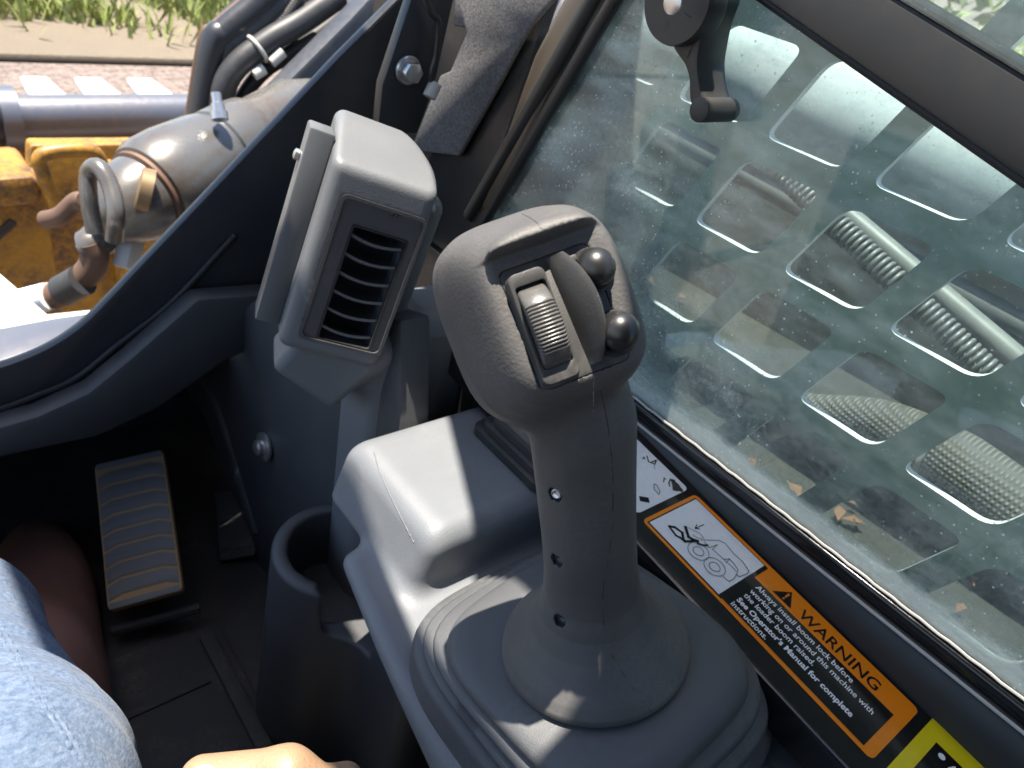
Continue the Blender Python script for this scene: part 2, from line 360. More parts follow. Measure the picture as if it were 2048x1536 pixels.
# ------------------------------------------------------------------ joystick
B = at(1190, 1290, .44); N = at(1165, 850, .36); Wj = nrm(N - B)
C = at(1130, 632, .30)
hn = R @ nrm([.14, .05, .98]); hu = R @ A([.935, .354, 0.]); hu = nrm(hu - hn * (hu @ hn)); hv = np.cross(hn, hu)
def HP(u, v, n): return C + hu * u + hv * v + hn * n
sk = [-.012, 0, .008, .018, .030, .045, .065]
kuL = [-.0265, -.0255, -.0312, -.0365, -.0405, -.0420, -.0350]
kuR = [.0270, .0295, .0325, .0342, .0348, .0335, .0265]
kvB = [-.0250, -.0270, -.0320, -.0350, -.0360, -.0350, -.0290]
kvT = [.0362, .0385, .0425, .0470, .0505, .0515, .0465]
rt = [-.02, 0, .005, .010, .017, .026, .036, .048, .065, .09, .12, .15, .2]
rr = [.054, .054, .0530, .0495, .0430, .0355, .0298, .0262, .0246, .0242, .0246, .0252, .026]
def f_head(p):
    q = p - C; u = q @ hu; v = q @ hv; n = q @ hn; s = -n
    L, Rr, Bb, T = [np.interp(s, sk, k) for k in (kuL, kuR, kvB, kvT)]
    a = (Rr - L) / 2; b = (T - Bb) / 2; x = np.abs(u - (Rr + L) / 2) / a; y = np.abs(v - (T + Bb) / 2) / b
    e = 3.6; k = (x ** e + y ** e) ** (1 / e) - 1
    d = k * np.minimum(a, b) * .85
    t = np.clip((v - .0290) / .0035, 0, 1); nf = .0095 * t * t * (3 - 2 * t) * np.clip((1.9 - np.abs(u + .001) / .0215), 0, 1)
    d = smax(d, (n - nf) * .6, .0035)
    return smax(d, s - .062, .02)
def f_shaft(p):
    q = p - B; t = q @ Wj; r = np.linalg.norm(q - t[:, None] * Wj, axis=1)
    d = (r - np.interp(t, rt, rr)) * .72
    d = smax(d, -t, .003); return smax(d, t - .175, .02)
def f_grip0(p): return smin(f_head(p), f_shaft(p), .016)
hexes = []
for px, py in ((1110, 990), (1113, 1122), (1119, 1242)):
    p, gn = hit(px, py, f_grip0); hexes.append((p, nrm(gn * .8 + nrm(-ray(px, py)) * .5 - Wj * (gn @ Wj) * .6)))
def f_grip(p):
    d = f_grip0(p)
    q = p - C; u = np.abs(q @ hu) - (.0190 - .003); v = np.abs(q @ hv) - (.0246 - .003); n = q @ hn
    rrd = np.hypot(np.maximum(u, 0), np.maximum(v, 0)) + np.minimum(np.maximum(u, v), 0) - .003
    d = np.maximum(d, -np.maximum(rrd, np.abs(n) - .0022))
    for h, a in hexes:
        q = p - h; a1 = nrm(np.cross(a, Wj)); a2 = np.cross(a, a1); x = np.abs(q @ a1); y = np.abs(q @ a2)
        hx_ = np.maximum(x * .866 + y * .5, y) - .0036
        d = np.maximum(d, -np.maximum(hx_, np.abs(q @ a) - .005))
    return d
jp = thing('joystick', 'dark grey ribbed-boot joystick with thumb wheel and two ball buttons', 'joystick', B - A([0, 0, .02]))
V, Fc = snet(f_grip, B - A([.12, .075, .012]), A([.34, .27, -.07]), .00095)
grip = mk('grip', V, Fc, m_grip, jp, smooth=60)
o2 = rrect(0, 0, .01885, .02445, .003)
mk('button_panel', *prism([HP(u, v, -.0035) for u, v in o2], hn * .0033), m_panel, jp, bevel=.0005)
# thumb wheel housing (frame with a slot)
hs = [HP(u, v, -.0004) for u, v in rrect(-.0100, -.0010, .0083, .0222, .003)]
wi = [HP(u, v, -.0004) for u, v in rrect(-.0096, -.0005, .0062, .0166, .0012)]
n = len(hs); V = []; hgt = []
for ring, hh in ((hs, 0), (hs, 1), (wi, 1), (wi, 0)):
    for p in ring:
        v = (p - C) @ hv; V.append(p + hn * hh * (.0042 + .0018 * np.clip(v / .022, -1, 1)) - (hu * np.sign((p - C) @ hu + .0100) * .0008 if (hh and ring is hs) else 0))
Fc = [[k * n + i, k * n + (i + 1) % n, (k + 1) * n + (i + 1) % n, (k + 1) * n + i] for k in range(3) for i in range(n)]
mk('wheel_housing', V, Fc, m_panel, jp, bevel=.0006)
# thumb wheel: ribbed drum, axis along u
wr = .0195; wc = HP(-.0096, -.0006, -.0085); wh = .0060; prof = []
NS = 960
for k in range(NS):
    t = 2 * math.pi * k / NS; deg = math.degrees(t) % 360
    rb = .0 if 124 < deg or deg < 64 else 1
    r_ = wr + (.0009 * (abs(math.sin(t * 40)) ** .7) - .0006) * (1 if rb else 0)
    prof.append((t, r_))
rings = [(-wh, .93), (-wh + .0006, .975), (-wh + .0014, 1), (wh - .0014, 1), (wh - .0006, .975), (wh, .93)]
V = []; Fc = []
for x, s_ in rings:
    for t, r_ in prof: V.append(wc + hu * x + (hv * math.cos(t) + hn * math.sin(t)) * r_ * s_)
for i in range(len(rings) - 1):
    for k in range(NS): k2 = (k + 1) % NS; Fc.append([i * NS + k, i * NS + k2, (i + 1) * NS + k2, (i + 1) * NS + k])
Fc += [list(range(NS)), [(len(rings) - 1) * NS + k for k in range(NS)][::-1]]
mk('thumb_wheel', V, Fc, plastic('wheel_plastic', g(.075, (1, .97, .94)), .26, 2200, .00003, .25), jp, smooth=50)
# curved guard blade between the wheel and the buttons
V = []; ng = 22
for i in range(ng + 1):
    t = i / ng; v = .0232 - .0445 * t; hh = .0150 * (math.sin(math.pi * min(1, .10 + t * .86)) ** .62)
    u0 = .0022 + .0016 * t
    for du, n_, le in ((-.0018, -.001, 0), (-.0015, hh - .0012, .52), (0, hh, .52), (.0015, hh - .0012, .52), (.0030, -.001, 0)):
        V.append(HP(u0 + du + le * n_, v, n_))
Fc = [[i * 5 + k, i * 5 + k + 1, (i + 1) * 5 + k + 1, (i + 1) * 5 + k] for i in range(ng) for k in range(4)] + [[i * 5, (i + 1) * 5, (i + 1) * 5 + 4, i * 5 + 4] for i in range(ng)] + [[0, 1, 2, 3, 4], [ng * 5 + k for k in range(5)]]
mk('guard_blade', V, Fc, m_panel, jp, smooth=45)
for u, v in ((.0163, .0130), (.0163, -.0132)):
    b0 = HP(u, v, -.0005)
    pr = [(0, .0068), (.0030, .0068)] + [(.0080 + .0072 * math.sin(t), .0077 * math.cos(t)) for t in np.linspace(-.75, 1.57, 16)]
    bt = mk('ball_button', *lathe(pr, b0, hn, 40), m_gloss, jp, smooth=60)
    mk('collar', *lathe([(0, .0092), (.0022, .0092), (.0030, .0085), (.0028, .0072), (.0012, .0070)], b0, hn, 36), m_black, bt, smooth=35)
    mk('latch_tab', *boxm(HP(u - .0062, v + .0068, .0018), (hu, hv, hn), (.0018, .0012, .0018)), m_steel if 0 else m_panel, bt, bevel=.0003)
# screws in the hexagon pockets and the moulding seam
for k, (h, a) in enumerate(hexes):
    sc = h - a * (.0042 if k == 0 else .0052)
    mk('recessed_screw', *lathe([(0, .0026), (.0010 + .0018 * (k == 0), .0026), (.0014 + .0018 * (k == 0), .0020), (.0008 + .0018 * (k == 0), .0009)], sc, a, 24), m_steel if k == 0 else m_black, jp, smooth=30)
def seam(pxs, f, wdt, parent, mat):
    P = []
    for px, py in [(p[0], p[1]) for p in spline([(a, b, 0) for a, b in pxs], 10)]:
        p, gn = hit(px, py, f)
        if f(p[None])[0] < .001 and np.linalg.norm(p) > .2: P.append(p + gn * wdt * .1)
    mk('moulding_seam', *tube(P, wdt, 6), mat, parent)
seam([(1044, 428), (1060, 436), (1074, 446), (1083, 458)], f_grip0, .00018, jp, m_gap)
seam([(1200, 775), (1212, 830), (1222, 900), (1226, 980), (1222, 1080), (1205, 1200), (1220, 1300), (1262, 1370), (1308, 1432)], f_grip0, .00022, jp, m_gap)
seam([(1188, 752), (1187, 775), (1187, 800), (1186, 830)], f_grip0, .00016, jp, m_edge)
# gaiter: rounded-square bellows under the grip
rg = [(-.001, .046, 2), (-.0025, .056, 2.2), (-.004, .064, 2.7), (-.0065, .0700, 3.2), (-.0110, .0735, 3.4), (-.0165, .0745, 3.5), (-.0175, .0690, 3.5), (-.0195, .0735, 3.6), (-.0215, .0800, 3.7), (-.0255, .0815, 3.8),
      (-.0300, .0815, 3.8), (-.0312, .0755, 3.8), (-.0332, .0805, 3.9), (-.0350, .0865, 3.9), (-.0390, .0880, 4), (-.0440, .0880, 4), (-.0452, .0820, 4), (-.0475, .087, 4), (-.0495, .0935, 4), (-.056, .095, 4), (-.085, .095, 4)]
G0 = A([B[0] + .020, B[1] + .004, B[2]]); V = []; sg = 96; Fc = []
for dz, hw, e in rg:
    t = min(1, -dz / .05); ax = nrm(Wj * (1 - t) + A([0, 0, 1.]) * t); cen = B * (1 - t) + A([G0[0], G0[1], B[2]]) * t + A([0, 0, dz])
    ex = nrm(A([1., .02, 0]) - ax * ax[0]); ey = np.cross(ax, ex)
    for k in range(sg):
        q = 2 * math.pi * k / sg; c_, s_ = math.cos(q), math.sin(q); r_ = hw / ((abs(c_) ** e + abs(s_) ** e) ** (1 / e))
        V.append(cen + (ex * c_ * .98 + ey * s_ * 1.06) * r_)
for i in range(len(rg) - 1):
    for k in range(sg): k2 = (k + 1) % sg; Fc.append([i * sg + k, i * sg + k2, (i + 1) * sg + k2, (i + 1) * sg + k])
Fc += [list(range(sg)), [(len(rg) - 1) * sg + k for k in range(sg)]]
mk('gaiter', V, Fc, m_rubber, jp, smooth=75, label='pleated rubber boot round the foot of the joystick')

# ------------------------------------------------------------------ side console
def f_con(p):
    z = p[:, 2]; x = p[:, 0]; y = p[:, 1]
    a = sbox(p, (.37, .335, -.52), XYZ, (.165, .061, .145), .017)
    xa = np.where(z > -.425, .245 + (z + .375) * .30, .230 - (z + .425) * .55)
    a = smax(a, (xa - x) * .85, .014)
    b = sbox(p, (.345, .03, -.60), XYZ, (.16, .31, .175), .016)
    xb = np.where(z > -.435, .180, .180 - (z + .435) * .45) + np.clip(y - .18, -.15, .2) * .20
    b = smax(b, (xb - x) * .9, .012)
    return smin(a, b, .012)
con = thing('side_console', 'grey moulded side console carrying the joystick, sunlit front block', 'console', (.33, .1, -.78))
V, Fc = snet(f_con, (.10, -.30, -.80), (.50, .43, -.35), .0032)
mk('console_body', V, Fc, m_grey, con, smooth=60)
# parting line round the raised block and small rubber-booted lever behind the joystick
seam([(748, 905), (762, 950), (790, 1010), (815, 1060), (828, 1085)], f_con, .0005, con, m_greyd)
lv = thing('throttle_lever', 'small black ribbed rubber lever boot on the console behind the joystick', 'lever', on(1045, 905, 2, -.375))
p0 = on(1055, 905, 2, -.376)
rgs = [(0, .034), (.008, .034), (.009, .029), (.015, .029), (.016, .024), (.022, .024), (.023, .019), (.032, .015)]
V = []; Fc = []
for t, r_ in rgs:
    for x, y in rrect(0, 0, r_ * .8, r_ * 1.25, r_ * .25, 3): V.append(p0 + A([x, y, t]))
k_ = len(rrect(0, 0, 1, 1, .2, 3))
for i in range(len(rgs) - 1):
    for k in range(k_): k2 = (k + 1) % k_; Fc.append([i * k_ + k, i * k_ + k2, (i + 1) * k_ + k2, (i + 1) * k_ + k])
Fc += [list(range(k_)), [(len(rgs) - 1) * k_ + k for k in range(k_)]]
mk('rubber_boot', V, Fc, m_black, lv, smooth=35)

# ------------------------------------------------------------------ vent housing on its column
TL = A([.246, .449, -.183]); TR = A([.311, .418, -.200]); BL = A([.209, .448, -.316])
vx = nrm(TR - TL); vz = nrm((TL - BL) - vx * ((TL - BL) @ vx)); vy = np.cross(vz, vx)   # vy points away from the operator
vW, vH, vD = .076, .139, .072
def VP(a, b, d): return TL + vx * a * vW - vz * b * vH + vy * d
def f_vent(p):
    q = p - TL; ex_ = q @ vx; up_ = q @ vz; dep = q @ vy
    d = sbox(p, VP(.5, .40, vD / 2), (vx, vy, vz), (vW / 2, vD / 2, vH * .60), .008)
    d = smax(d, (up_ - .003 - dep * .44) * .9, .006)                      # sloping top
    d = smax(d, (ex_ - vW + (dep - .03) * .55) * .87, .008)               # right rear corner cut back
    sh = sbox(p, VP(1.0, .50, .058), (vx, vy, vz), (.018, .026, vH * .46), .012); d = smin(d, sh, .004)
    col2 = sbox(p, (.338, .462, -.48), XYZ, (.050, .034, .17), .02)
    foot = sbox(p, VP(.58, 1.06, .042), (nrm(vx - vz * .45), vy, nrm(vz + vx * .45)), (.031, .028, .034), .008)
    d = smin(d, smin(foot, col2, .03), .010)
    bz = sbox(p, VP(.57, .515, 0), (vx, vy, vz), (.0305, .0032, .0550), .003)
    d = np.maximum(d, -bz)
    op = sbox(p, VP(.60, .575, .0), (vx, vy, vz), (.0205, .034, .0453), .002)
    return np.maximum(d, -op)
m_bezl = plastic('louvre_plastic', g(.10, (.97, 1, 1.05)), .4, 1500, .00005, .3)
vt = thing('air_vent', 'grey air vent housing with louvres and sunlit top beside the pillar', 'air vent', (.31, .46, -.75))
V, Fc = snet(f_vent, (.16, .36, -.66), (.42, .56, -.10), .0018)
mk('vent_housing', V, Fc, m_greyd, vt, smooth=50)
bo_ = rrect(-.0023, .0083, .0314, .0562, .005, 4); bi_ = rrect(0, 0, .0207, .0455, .002, 4); k_ = len(bo_); V = []
bq_ = rrect(-.0023, .0083, .0290, .0538, .004, 4)
for ring, d in ((bo_, .0012), (bo_, -.0006), (bq_, -.0006), (bq_, .0012), (bi_, .0012), (bi_, .0034)):
    for x, z in ring: V.append(VP(.60, .575, d) + vx * x + vz * z)
mk('bezel', V, [[r_ * k_ + i, r_ * k_ + (i + 1) % k_, ((r_ + 1) % 6) * k_ + (i + 1) % k_, ((r_ + 1) % 6) * k_ + i] for r_ in range(6) for i in range(k_)], plastic('bezel_plastic', g(.058, (1, .98, .99)), .5, 1200, .0001, .3), vt)
mk('vent_liner', *boxm(VP(.60, .575, .033), (vx, vy, vz), (.0203, .002, .0463)), m_black, vt)
fr_ = rrect(0, 0, .0206, .0454, .002, 3); fi = rrect(0, 0, .0192, .0440, .002, 3); k_ = len(fr_); V = []
for ring, d in ((fr_, .006), (fr_, .0004), (fi, .0004), (fi, .006)):
    for x, z in ring: V.append(VP(.60, .575, d) + vx * x + vz * z)
mk('vent_frame', V, [[r_ * k_ + i, r_ * k_ + (i + 1) % k_, (r_ + 1) * k_ + (i + 1) % k_, (r_ + 1) * k_ + i] for r_ in range(3) for i in range(k_)], m_black, vt)
for i in range(6):
    z0 = .0370 - i * .0145; V = []; nn = 12
    for k in range(nn + 1):
        x = -.0185 + .037 * k / nn; sag = -.0030 * (1 - (x / .0185) ** 2)
        for dd, dz in ((.0035, .0012), (.0035, -.0010), (.019, -.0062), (.019, -.0046)):
            V.append(VP(.60, .575, dd) + vx * x + vz * (z0 + sag + dz))
    Fc = [[k * 4 + j, k * 4 + (j + 1) % 4, (k + 1) * 4 + (j + 1) % 4, (k + 1) * 4 + j] for k in range(nn) for j in range(4)] + [[0, 1, 2, 3], [nn * 4 + j for j in range(4)]]
    mk('louvre', V, Fc, m_bezl, vt, smooth=30)
sc = mk('bezel_screw', *lathe([(0, .0030), (.0012, .0028), (.0018, .0018), (.0012, .0006)], VP(.66, .135, .0014), -vy, 20), m_black, vt)
sp_ = mk('side_box', *boxm(VP(-.115, .42, .036), (vx, vy, vz), (.009, .014, vH * .53)), m_bezl, vt, bevel=.002)
mk('screw', *lathe([(0, .004), (.003, .004), (.004, .002)], VP(-.24, .06, .036), -vx, 16), m_steel, sp_)

# ------------------------------------------------------------------ ledge with decals, window sill rail
LP0 = A([.40, .21, -.36]); LN = nrm(np.cross([1, 0, 0], [0, 1, .1]))
def LP(px, py): return onp(px, py, LP0, LN)
def LX(x, y, h=0): return A([x, y, -.36 - .1 * (.21 - y)]) + LN * h
frm = thing('cab_side_wall', 'dark cab side wall with glossy window sill and ledge', 'wall', (.47, .2, -.8))
mk('ledge', *prism([LX(.358, -.25), LX(.448, -.25), LX(.448, .44), LX(.358, .44)], -LN * .03), m_gb, frm, bevel=.003)
zl = lambda y: -.36 - .1 * (.21 - y)
# sill rail: inner face leaning, a pale bead painting its highlight line, and the seal holding the glass
def strip(prof, y0, y1):
    n = len(prof); V = [A([x, y0, z + zl(y0) * 0 - 0]) for x, z in prof] + [A([x, y1, z]) for x, z in prof]
    return V, [list(range(n)), [n + i for i in range(n)][::-1]] + [[i, (i + 1) % n, n + (i + 1) % n, n + i] for i in range(n)]
mk('sill_rail', *strip([(.4405, -.42), (.4405, -.365), (.446, -.351), (.452, -.3475), (.475, -.3475), (.475, -.42)], -.25, .55), m_bar, frm, bevel=.0025)
mk('pale_bead', *tube([A([.4475, y, -.3495]) for y in np.linspace(-.25, .52, 30)], .0012, 8), m_edge, frm)  # pale colour stands for the bright highlight along the rail
mk('glass_seal', *strip([(.450, -.347), (.451, -.3385), (.456, -.336), (.464, -.336), (.464, -.347)], -.25, .52), m_gb, frm, bevel=.0015)
mk('seal_lip', *tube([A([.4535, y, -.3352 + .0004 * math.sin(y * 300)]) for y in np.linspace(-.25, .52, 120)], .0010, 6), m_edge, frm)
# wall below the ledge and ahead of the window
mk('lower_panel', *aabb((.476, -.25, -.85), (.486, .80, -.36)), m_black, frm)
mk('front_panel', *prism([(.476, .575, -.352), (.476, .80, -.352), (.476, .80, .20), (.476, .47, .20)], (.01, 0, 0)), m_black, frm)

def text(s, parent, o, xd, up, size, mat, bold=0, width=None, name='lettering'):
    cu = bpy.data.curves.new(name, 'FONT'); cu.body = s; cu.size = 1; cu.offset = bold; cu.resolution_u = 3
    ob = bpy.data.objects.new(name, cu); S.collection.objects.link(ob)
    dg = bpy.context.evaluated_depsgraph_get(); me = ob.evaluated_get(dg).to_mesh()
    V = A([list(v.co) for v in me.vertices]); Fc = [list(p.vertices) for p in me.polygons]; ob.evaluated_get(dg).to_mesh_clear()
    bpy.data.objects.remove(ob); V[:, 0] -= V[:, 0].min()
    sx = size if width is None else width / V[:, 0].max()
    P = A(o) + V[:, :1] * sx * nrm(xd) + V[:, 1:2] * size * nrm(up)
    return mk(name, P, Fc, mat, parent)
RD = nrm([0, -1, -.1]); UP = A([1., 0, 0])           # reading direction on the ledge
def DP(a, b, h=0): return A([.3765, .2115, zl(.2115)]) + RD * a + UP * b + LN * h    # decal coordinates
def dplate(name, out, h, mat, parent, t=.0002): return mk(name, *prism([DP(a, b, h) for a, b in out], LN * t), mat, parent)
wd = thing('warning_decal', 'orange and black warning decal with white machine pictogram on the ledge', 'decal', DP(.09, .03))
DL, DW = .1955, .0605
dplate('backing', rrect(DL / 2, DW / 2, DL / 2, DW / 2, .004), .0004, m_orange, wd)
dplate('print_field', [(.0745, .0035), (DL - .008, .0035), (DL - .008, .0405), (.0745, .0405)], .0007, m_dblack, wd)
dplate('pictogram_border', [(.003, .0025), (.0745, .0025), (.0745, .0570), (.003, .0570)], .0007, m_dblack, wd)
dplate('pictogram_field', [(.0042, .0035), (.0715, .0035), (.0715, .0560), (.0042, .0560)], .0010, m_dwhite, wd)
def dline(pts, wdt, mat, parent, name='pictogram_line', closed=False, h=.0013, P=None):
    P = P or DP
    ms = []; pts = list(pts) + ([pts[0]] if closed else [])
    for (a, b), (c, d) in zip(pts[:-1], pts[1:]):
        L = math.hypot(c - a, d - b) or 1e-6; na, nb = -(d - b) / L * wdt / 2, (c - a) / L * wdt / 2; ea, eb = (c - a) / L * wdt / 2, (d - b) / L * wdt / 2
        ms.append(prism([P(a - ea + na, b - eb + nb, h), P(c + ea + na, d + eb + nb, h), P(c + ea - na, d + eb - nb, h), P(a - ea - na, b - eb - nb, h)], LN * .0001)); h += .000015
    return mk(name, *join(*ms), mat, parent)
def PX(px, py): p = LP(px, py) - DP(0, 0); return (p @ RD, p @ UP)        # photograph pixel -> decal coordinates
def z4(x, y): return PX(1240 + x / 4.8, 880 + y / 4.8)
def circ(c, r, n=28): return [(c[0] + r * math.cos(2 * math.pi * k / n), c[1] + r * math.sin(2 * math.pi * k / n)) for k in range(n)]
for c in ((745, 1080), (900, 1230)):
    q = z4(*c); dline(circ(q, .0078), .00045, m_line, wd, 'wheel_outline', True); dline(circ(q, .0040), .00045, m_line, wd, 'wheel_outline', True)
dline([z4(*p) for p in ((770, 970), (940, 975), (1000, 1000), (1090, 1110), (1170, 1180), (1230, 1270), (1215, 1295), (1135, 1325), (1110, 1305), (1125, 1260), (1090, 1205), (1040, 1150))], .0006, m_line, wd)
dline([z4(*p) for p in ((800, 985), (850, 1045), (930, 1015), (880, 1060), (960, 1130), (1110, 1270))], .0005, m_line, wd)
dline([z4(*p) for p in ((985, 1325), (1040, 1370), (1085, 1345), (1105, 1310))], .0006, m_line, wd)
dline([z4(*p) for p in ((640, 850), (700, 880), (760, 910), (795, 950), (750, 960), (690, 920))], .0004, m_line, wd)
dline([z4(*p) for p in ((985, 1155), (1045, 1155), (1010, 1190))], .0005, m_line, wd)
dline([z4(*p) for p in ((795, 825), (715, 860))], .0007, m_dblack, wd, 'arrow'); dline([z4(*p) for p in ((730, 825), (715, 860), (755, 865))], .0007, m_dblack, wd, 'arrow')
dline([z4(*p) for p in ((470, 840), (520, 850), (590, 900), (600, 960), (620, 985), (730, 985))], .0020, m_dblack, wd, 'loader_boom_figure')
dline([z4(*p) for p in ((465, 845), (530, 930), (570, 950), (615, 990))], .0015, m_dblack, wd, 'loader_boom_figure', h=.0015)
dline([z4(*p) for p in ((620, 850), (635, 900), (650, 945), (690, 970), (735, 985))], .0022, m_dblack, wd, 'loader_boom_figure', h=.0017)
dline([z4(*p) for p in ((735, 1010), (790, 1025), (830, 1025))], .0013, m_dblack, wd, 'loader_boom_figure', h=.0019)
text('WARNING', wd, DP(.1095, .0440, .0008), RD, UP, .0135, m_dblack, .012, width=.0625)
tri = [(.0885, .0435), (.1045, .0435), (.0965, .0565)]
mk('alert_triangle', *prism([DP(a, b, .0008) for a, b in tri], LN * .0001), m_dblack, wd)
mk('alert_mark', *prism([DP(a, b, .0010) for a, b in ((.0960, .0475), (.0970, .0475), (.0974, .0530), (.0956, .0530))], LN * .0001), m_orange, wd)
mk('alert_mark', *prism([DP(a, b, .0010) for a, b in circ((.0965, .0457), .0008, 12)], LN * .0001), m_orange, wd)
for s_, b, wdt, bo in (('Always install boom lock before', .0335, .0795, .012), ('working on or around this machine with', .0265, .0990, .012), ('the loader boom raised.', .0195, .0585, .012),
                       ('See Operator\'s Manual for complete', .0118, .0925, .028), ('instructions.', .0052, .0300, .012)):
    text(s_, wd, DP(.0805, b, .0010), RD, UP, .0066, m_txt, bo, width=wdt)
ic = thing('icon_decal', 'white pictogram decal with black arrows, partly behind the joystick grip', 'decal', DP(-.03, .03))
dplate('backing', rrect(-.0385, .0300, .0325, .0290, .004), .0004, m_dwhite, ic)
def iz(pts, w_, m=m_dblack, nm='pictogram_mark', h=.0008): dline([z4(*p) for p in pts], w_, m, ic, nm, h=h)
iz([(510, 400), (520, 480), (580, 488), (545, 440), (500, 400)], .0030); iz([(520, 430), (560, 470)], .0040, h=.001)
iz([(415, 410), (420, 370), (438, 385)], .0007); iz([(480, 380), (465, 420), (475, 450)], .0009); iz([(322, 430), (325, 480), (370, 530), (380, 500), (350, 440), (325, 430)], .0006, m_line)
iz([(215, 190), (225, 170), (235, 190)], .0007); iz([(255, 160), (270, 215), (330, 240), (345, 200), (300, 220)], .0009); iz([(325, 250), (330, 285)], .0005, m_line)
iz([(215, 575), (245, 580)], .0050)
yd = thing('caution_decal', 'yellow bordered black caution decal at the lower right corner', 'decal', DP(.27, .03))
dplate('backing', rrect(.2780, .0318, .075, .0360, .004), .0004, m_yellow, yd)
dplate('print_field', [(.2125, -.0015), (.345, -.0015), (.345, .0500), (.2125, .0500)], .0007, m_dblack, yd)
for a, b in ((.2190, .0460), (.2190, .0200)): mk('bullet', *prism([DP(x, y, .0010) for x, y in circ((a, b - .002), .0022, 16)], LN * .0001), m_txt, yd)
for s_, b in (('AVOID', .0410), ('Ope', .0340), ('ma', .0270)): text(s_, yd, DP(.2245, b, .0010), RD, UP, .0072, m_txt, .016)

# ------------------------------------------------------------------ side window: panes, post, crossbar
win = thing('side_window', 'dusty green-tinted side window pane in black rubber seal', 'window', (.458, .2, -.336))
pane = [on(*p, 0, .457) for p in ((985, 440), (1268, -20))]
zb = lambda y: -.060 - (.31 - y) * .12      # lower edge of crossbar
pl = [A([.457, .52, -.3385]), A([.457, -.25, -.3385]), A([.457, -.25, -.09]), A([.457, .40, -.02]), A([.457, .425, -.045]), A([.457, .52, -.255])]
mk('glass_pane', *prism(pl, (.004, 0, 0)), m_glass, win)
e0 = A([.452, .530, -.285]); e1 = A([.452, .372, .06])
mk('window_gasket', *tube([e0 + A([0, -.012, -.02]), e0, e1], .006, 10), m_seal, win)
mk('window_gasket', *tube([e0 + A([.004, .022, .0]), e1 + A([.004, .022, 0])], .008, 10), m_seal, win)
post = mk('window_post', *prism([on(*p, 0, .452) for p in ((1208, -60), (1152, -60), (1065, 110), (955, 420), (990, 420))], (.02, 0, 0)), m_post_tint, bevel=.006,
          label='dark window post with painted brown reflection, between carpet trim and side window', cat='window post')
bl = [on(1530, 0, 0, .449), on(2048, 362, 0, .449)]; bu = [on(1800, 0, 0, .449), on(2048, 150, 0, .449)]
d1 = nrm(bl[1] - bl[0]); d2 = nrm(bu[1] - bu[0])
quad = [bl[0] - d1 * .12, bl[1] + d1 * .2, bu[1] + d2 * .2, bu[0] - d2 * .12]
cb = thing('window_crossbar', 'satin black crossbar across the top of the side window', 'window bar', quad[1])
mk('bar', *prism(quad, (.012, 0, 0)), m_bar, cb, bevel=.003)
mk('bar_seal', *tube([bu[0] - d2 * .12 + A([.004, 0, .003]), bu[1] + d2 * .2 + A([.004, 0, .003])], .0030, 8), m_edge, cb)
mk('bar_seal', *tube([bl[0] - d1 * .12 + A([.006, 0, -.002]), bl[1] + d1 * .2 + A([.006, 0, -.002])], .0025, 8), m_seal, cb)
up = mk('upper_window_pane', *prism([bu[0] - d2 * .12, bu[1] + d2 * .2, bu[1] + d2 * .2 + A([0, 0, .12]), bu[0] - d2 * .12 + A([0, 0, .12])], (.004, 0, 0)), m_glass,
        label='strip of glass pane above the black window crossbar', cat='window')
# window latch hanging on the glass
lt = thing('window_latch', 'dark grey curved plastic window latch hanging from a round hub', 'window latch', on(1420, 235, 0, .44))
lx = .445
def LT(px, py, x=lx): return on(px, py, 0, x)
hubc = on(1352, 0, 0, .420); hr = np.linalg.norm(on(1345, 93, 0, .420) - hubc)
mk('hub', *lathe([(0, hr * .96), (.003, hr), (.016, hr), (.0185, hr * .97), (.0185, .003)], hubc + A([.0185, 0, 0]), (-1, 0, 0), 56), m_bar, lt, smooth=35)
mk('pivot_screw', *lathe([(0, .0068), (.0012, .0068), (.0020, .005), (.0022, .001)], on(1347, 5, 0, .4017), (-1, 0, 0), 24), m_steel, lt)
lp = spline([(1342, 60, 0), (1347, 96, 0), (1368, 127, 0), (1377, 155, 0), (1379, 195, 0), (1385, 215, 0)], 5)
rp = spline([(1412, 212, 0), (1400, 180, 0), (1394, 130, 0), (1399, 85, 0), (1408, 40, 0), (1424, -20, 0), (1380, -40, 0)], 5)
arm = [on(p[0], p[1], 0, .428) for p in lp + rp]
mk('arm', *prism(arm, (.030, 0, 0)), m_bar, lt, bevel=.0012)
k0 = on(1397, 220, 0, .426); mk('finger_roll', *tube([k0, k0 + A([.035, 0, .0])], .0078, 24), m_bar, lt, bevel=.0012)
sl = [on(p[0], p[1], 0, .437) for p in ((1438, 0), (1450, 0), (1428, 85), (1418, 85))]
text('9', lt, on(1326, 58, 0, .4012), (0, -1, -.15), (0, -.15, 1), .0085, m_mark, .02, name='moulded_number')
text('1', lt, on(1371, 116, 0, .4275), (0, -1, -.15), (0, -.15, 1), .0085, m_mark, .01, name='moulded_number')
mk('moulded_tick', *tube([on(1369, 25, 0, .4012), on(1382, 35, 0, .4012)], .0004, 6), m_mark, lt)

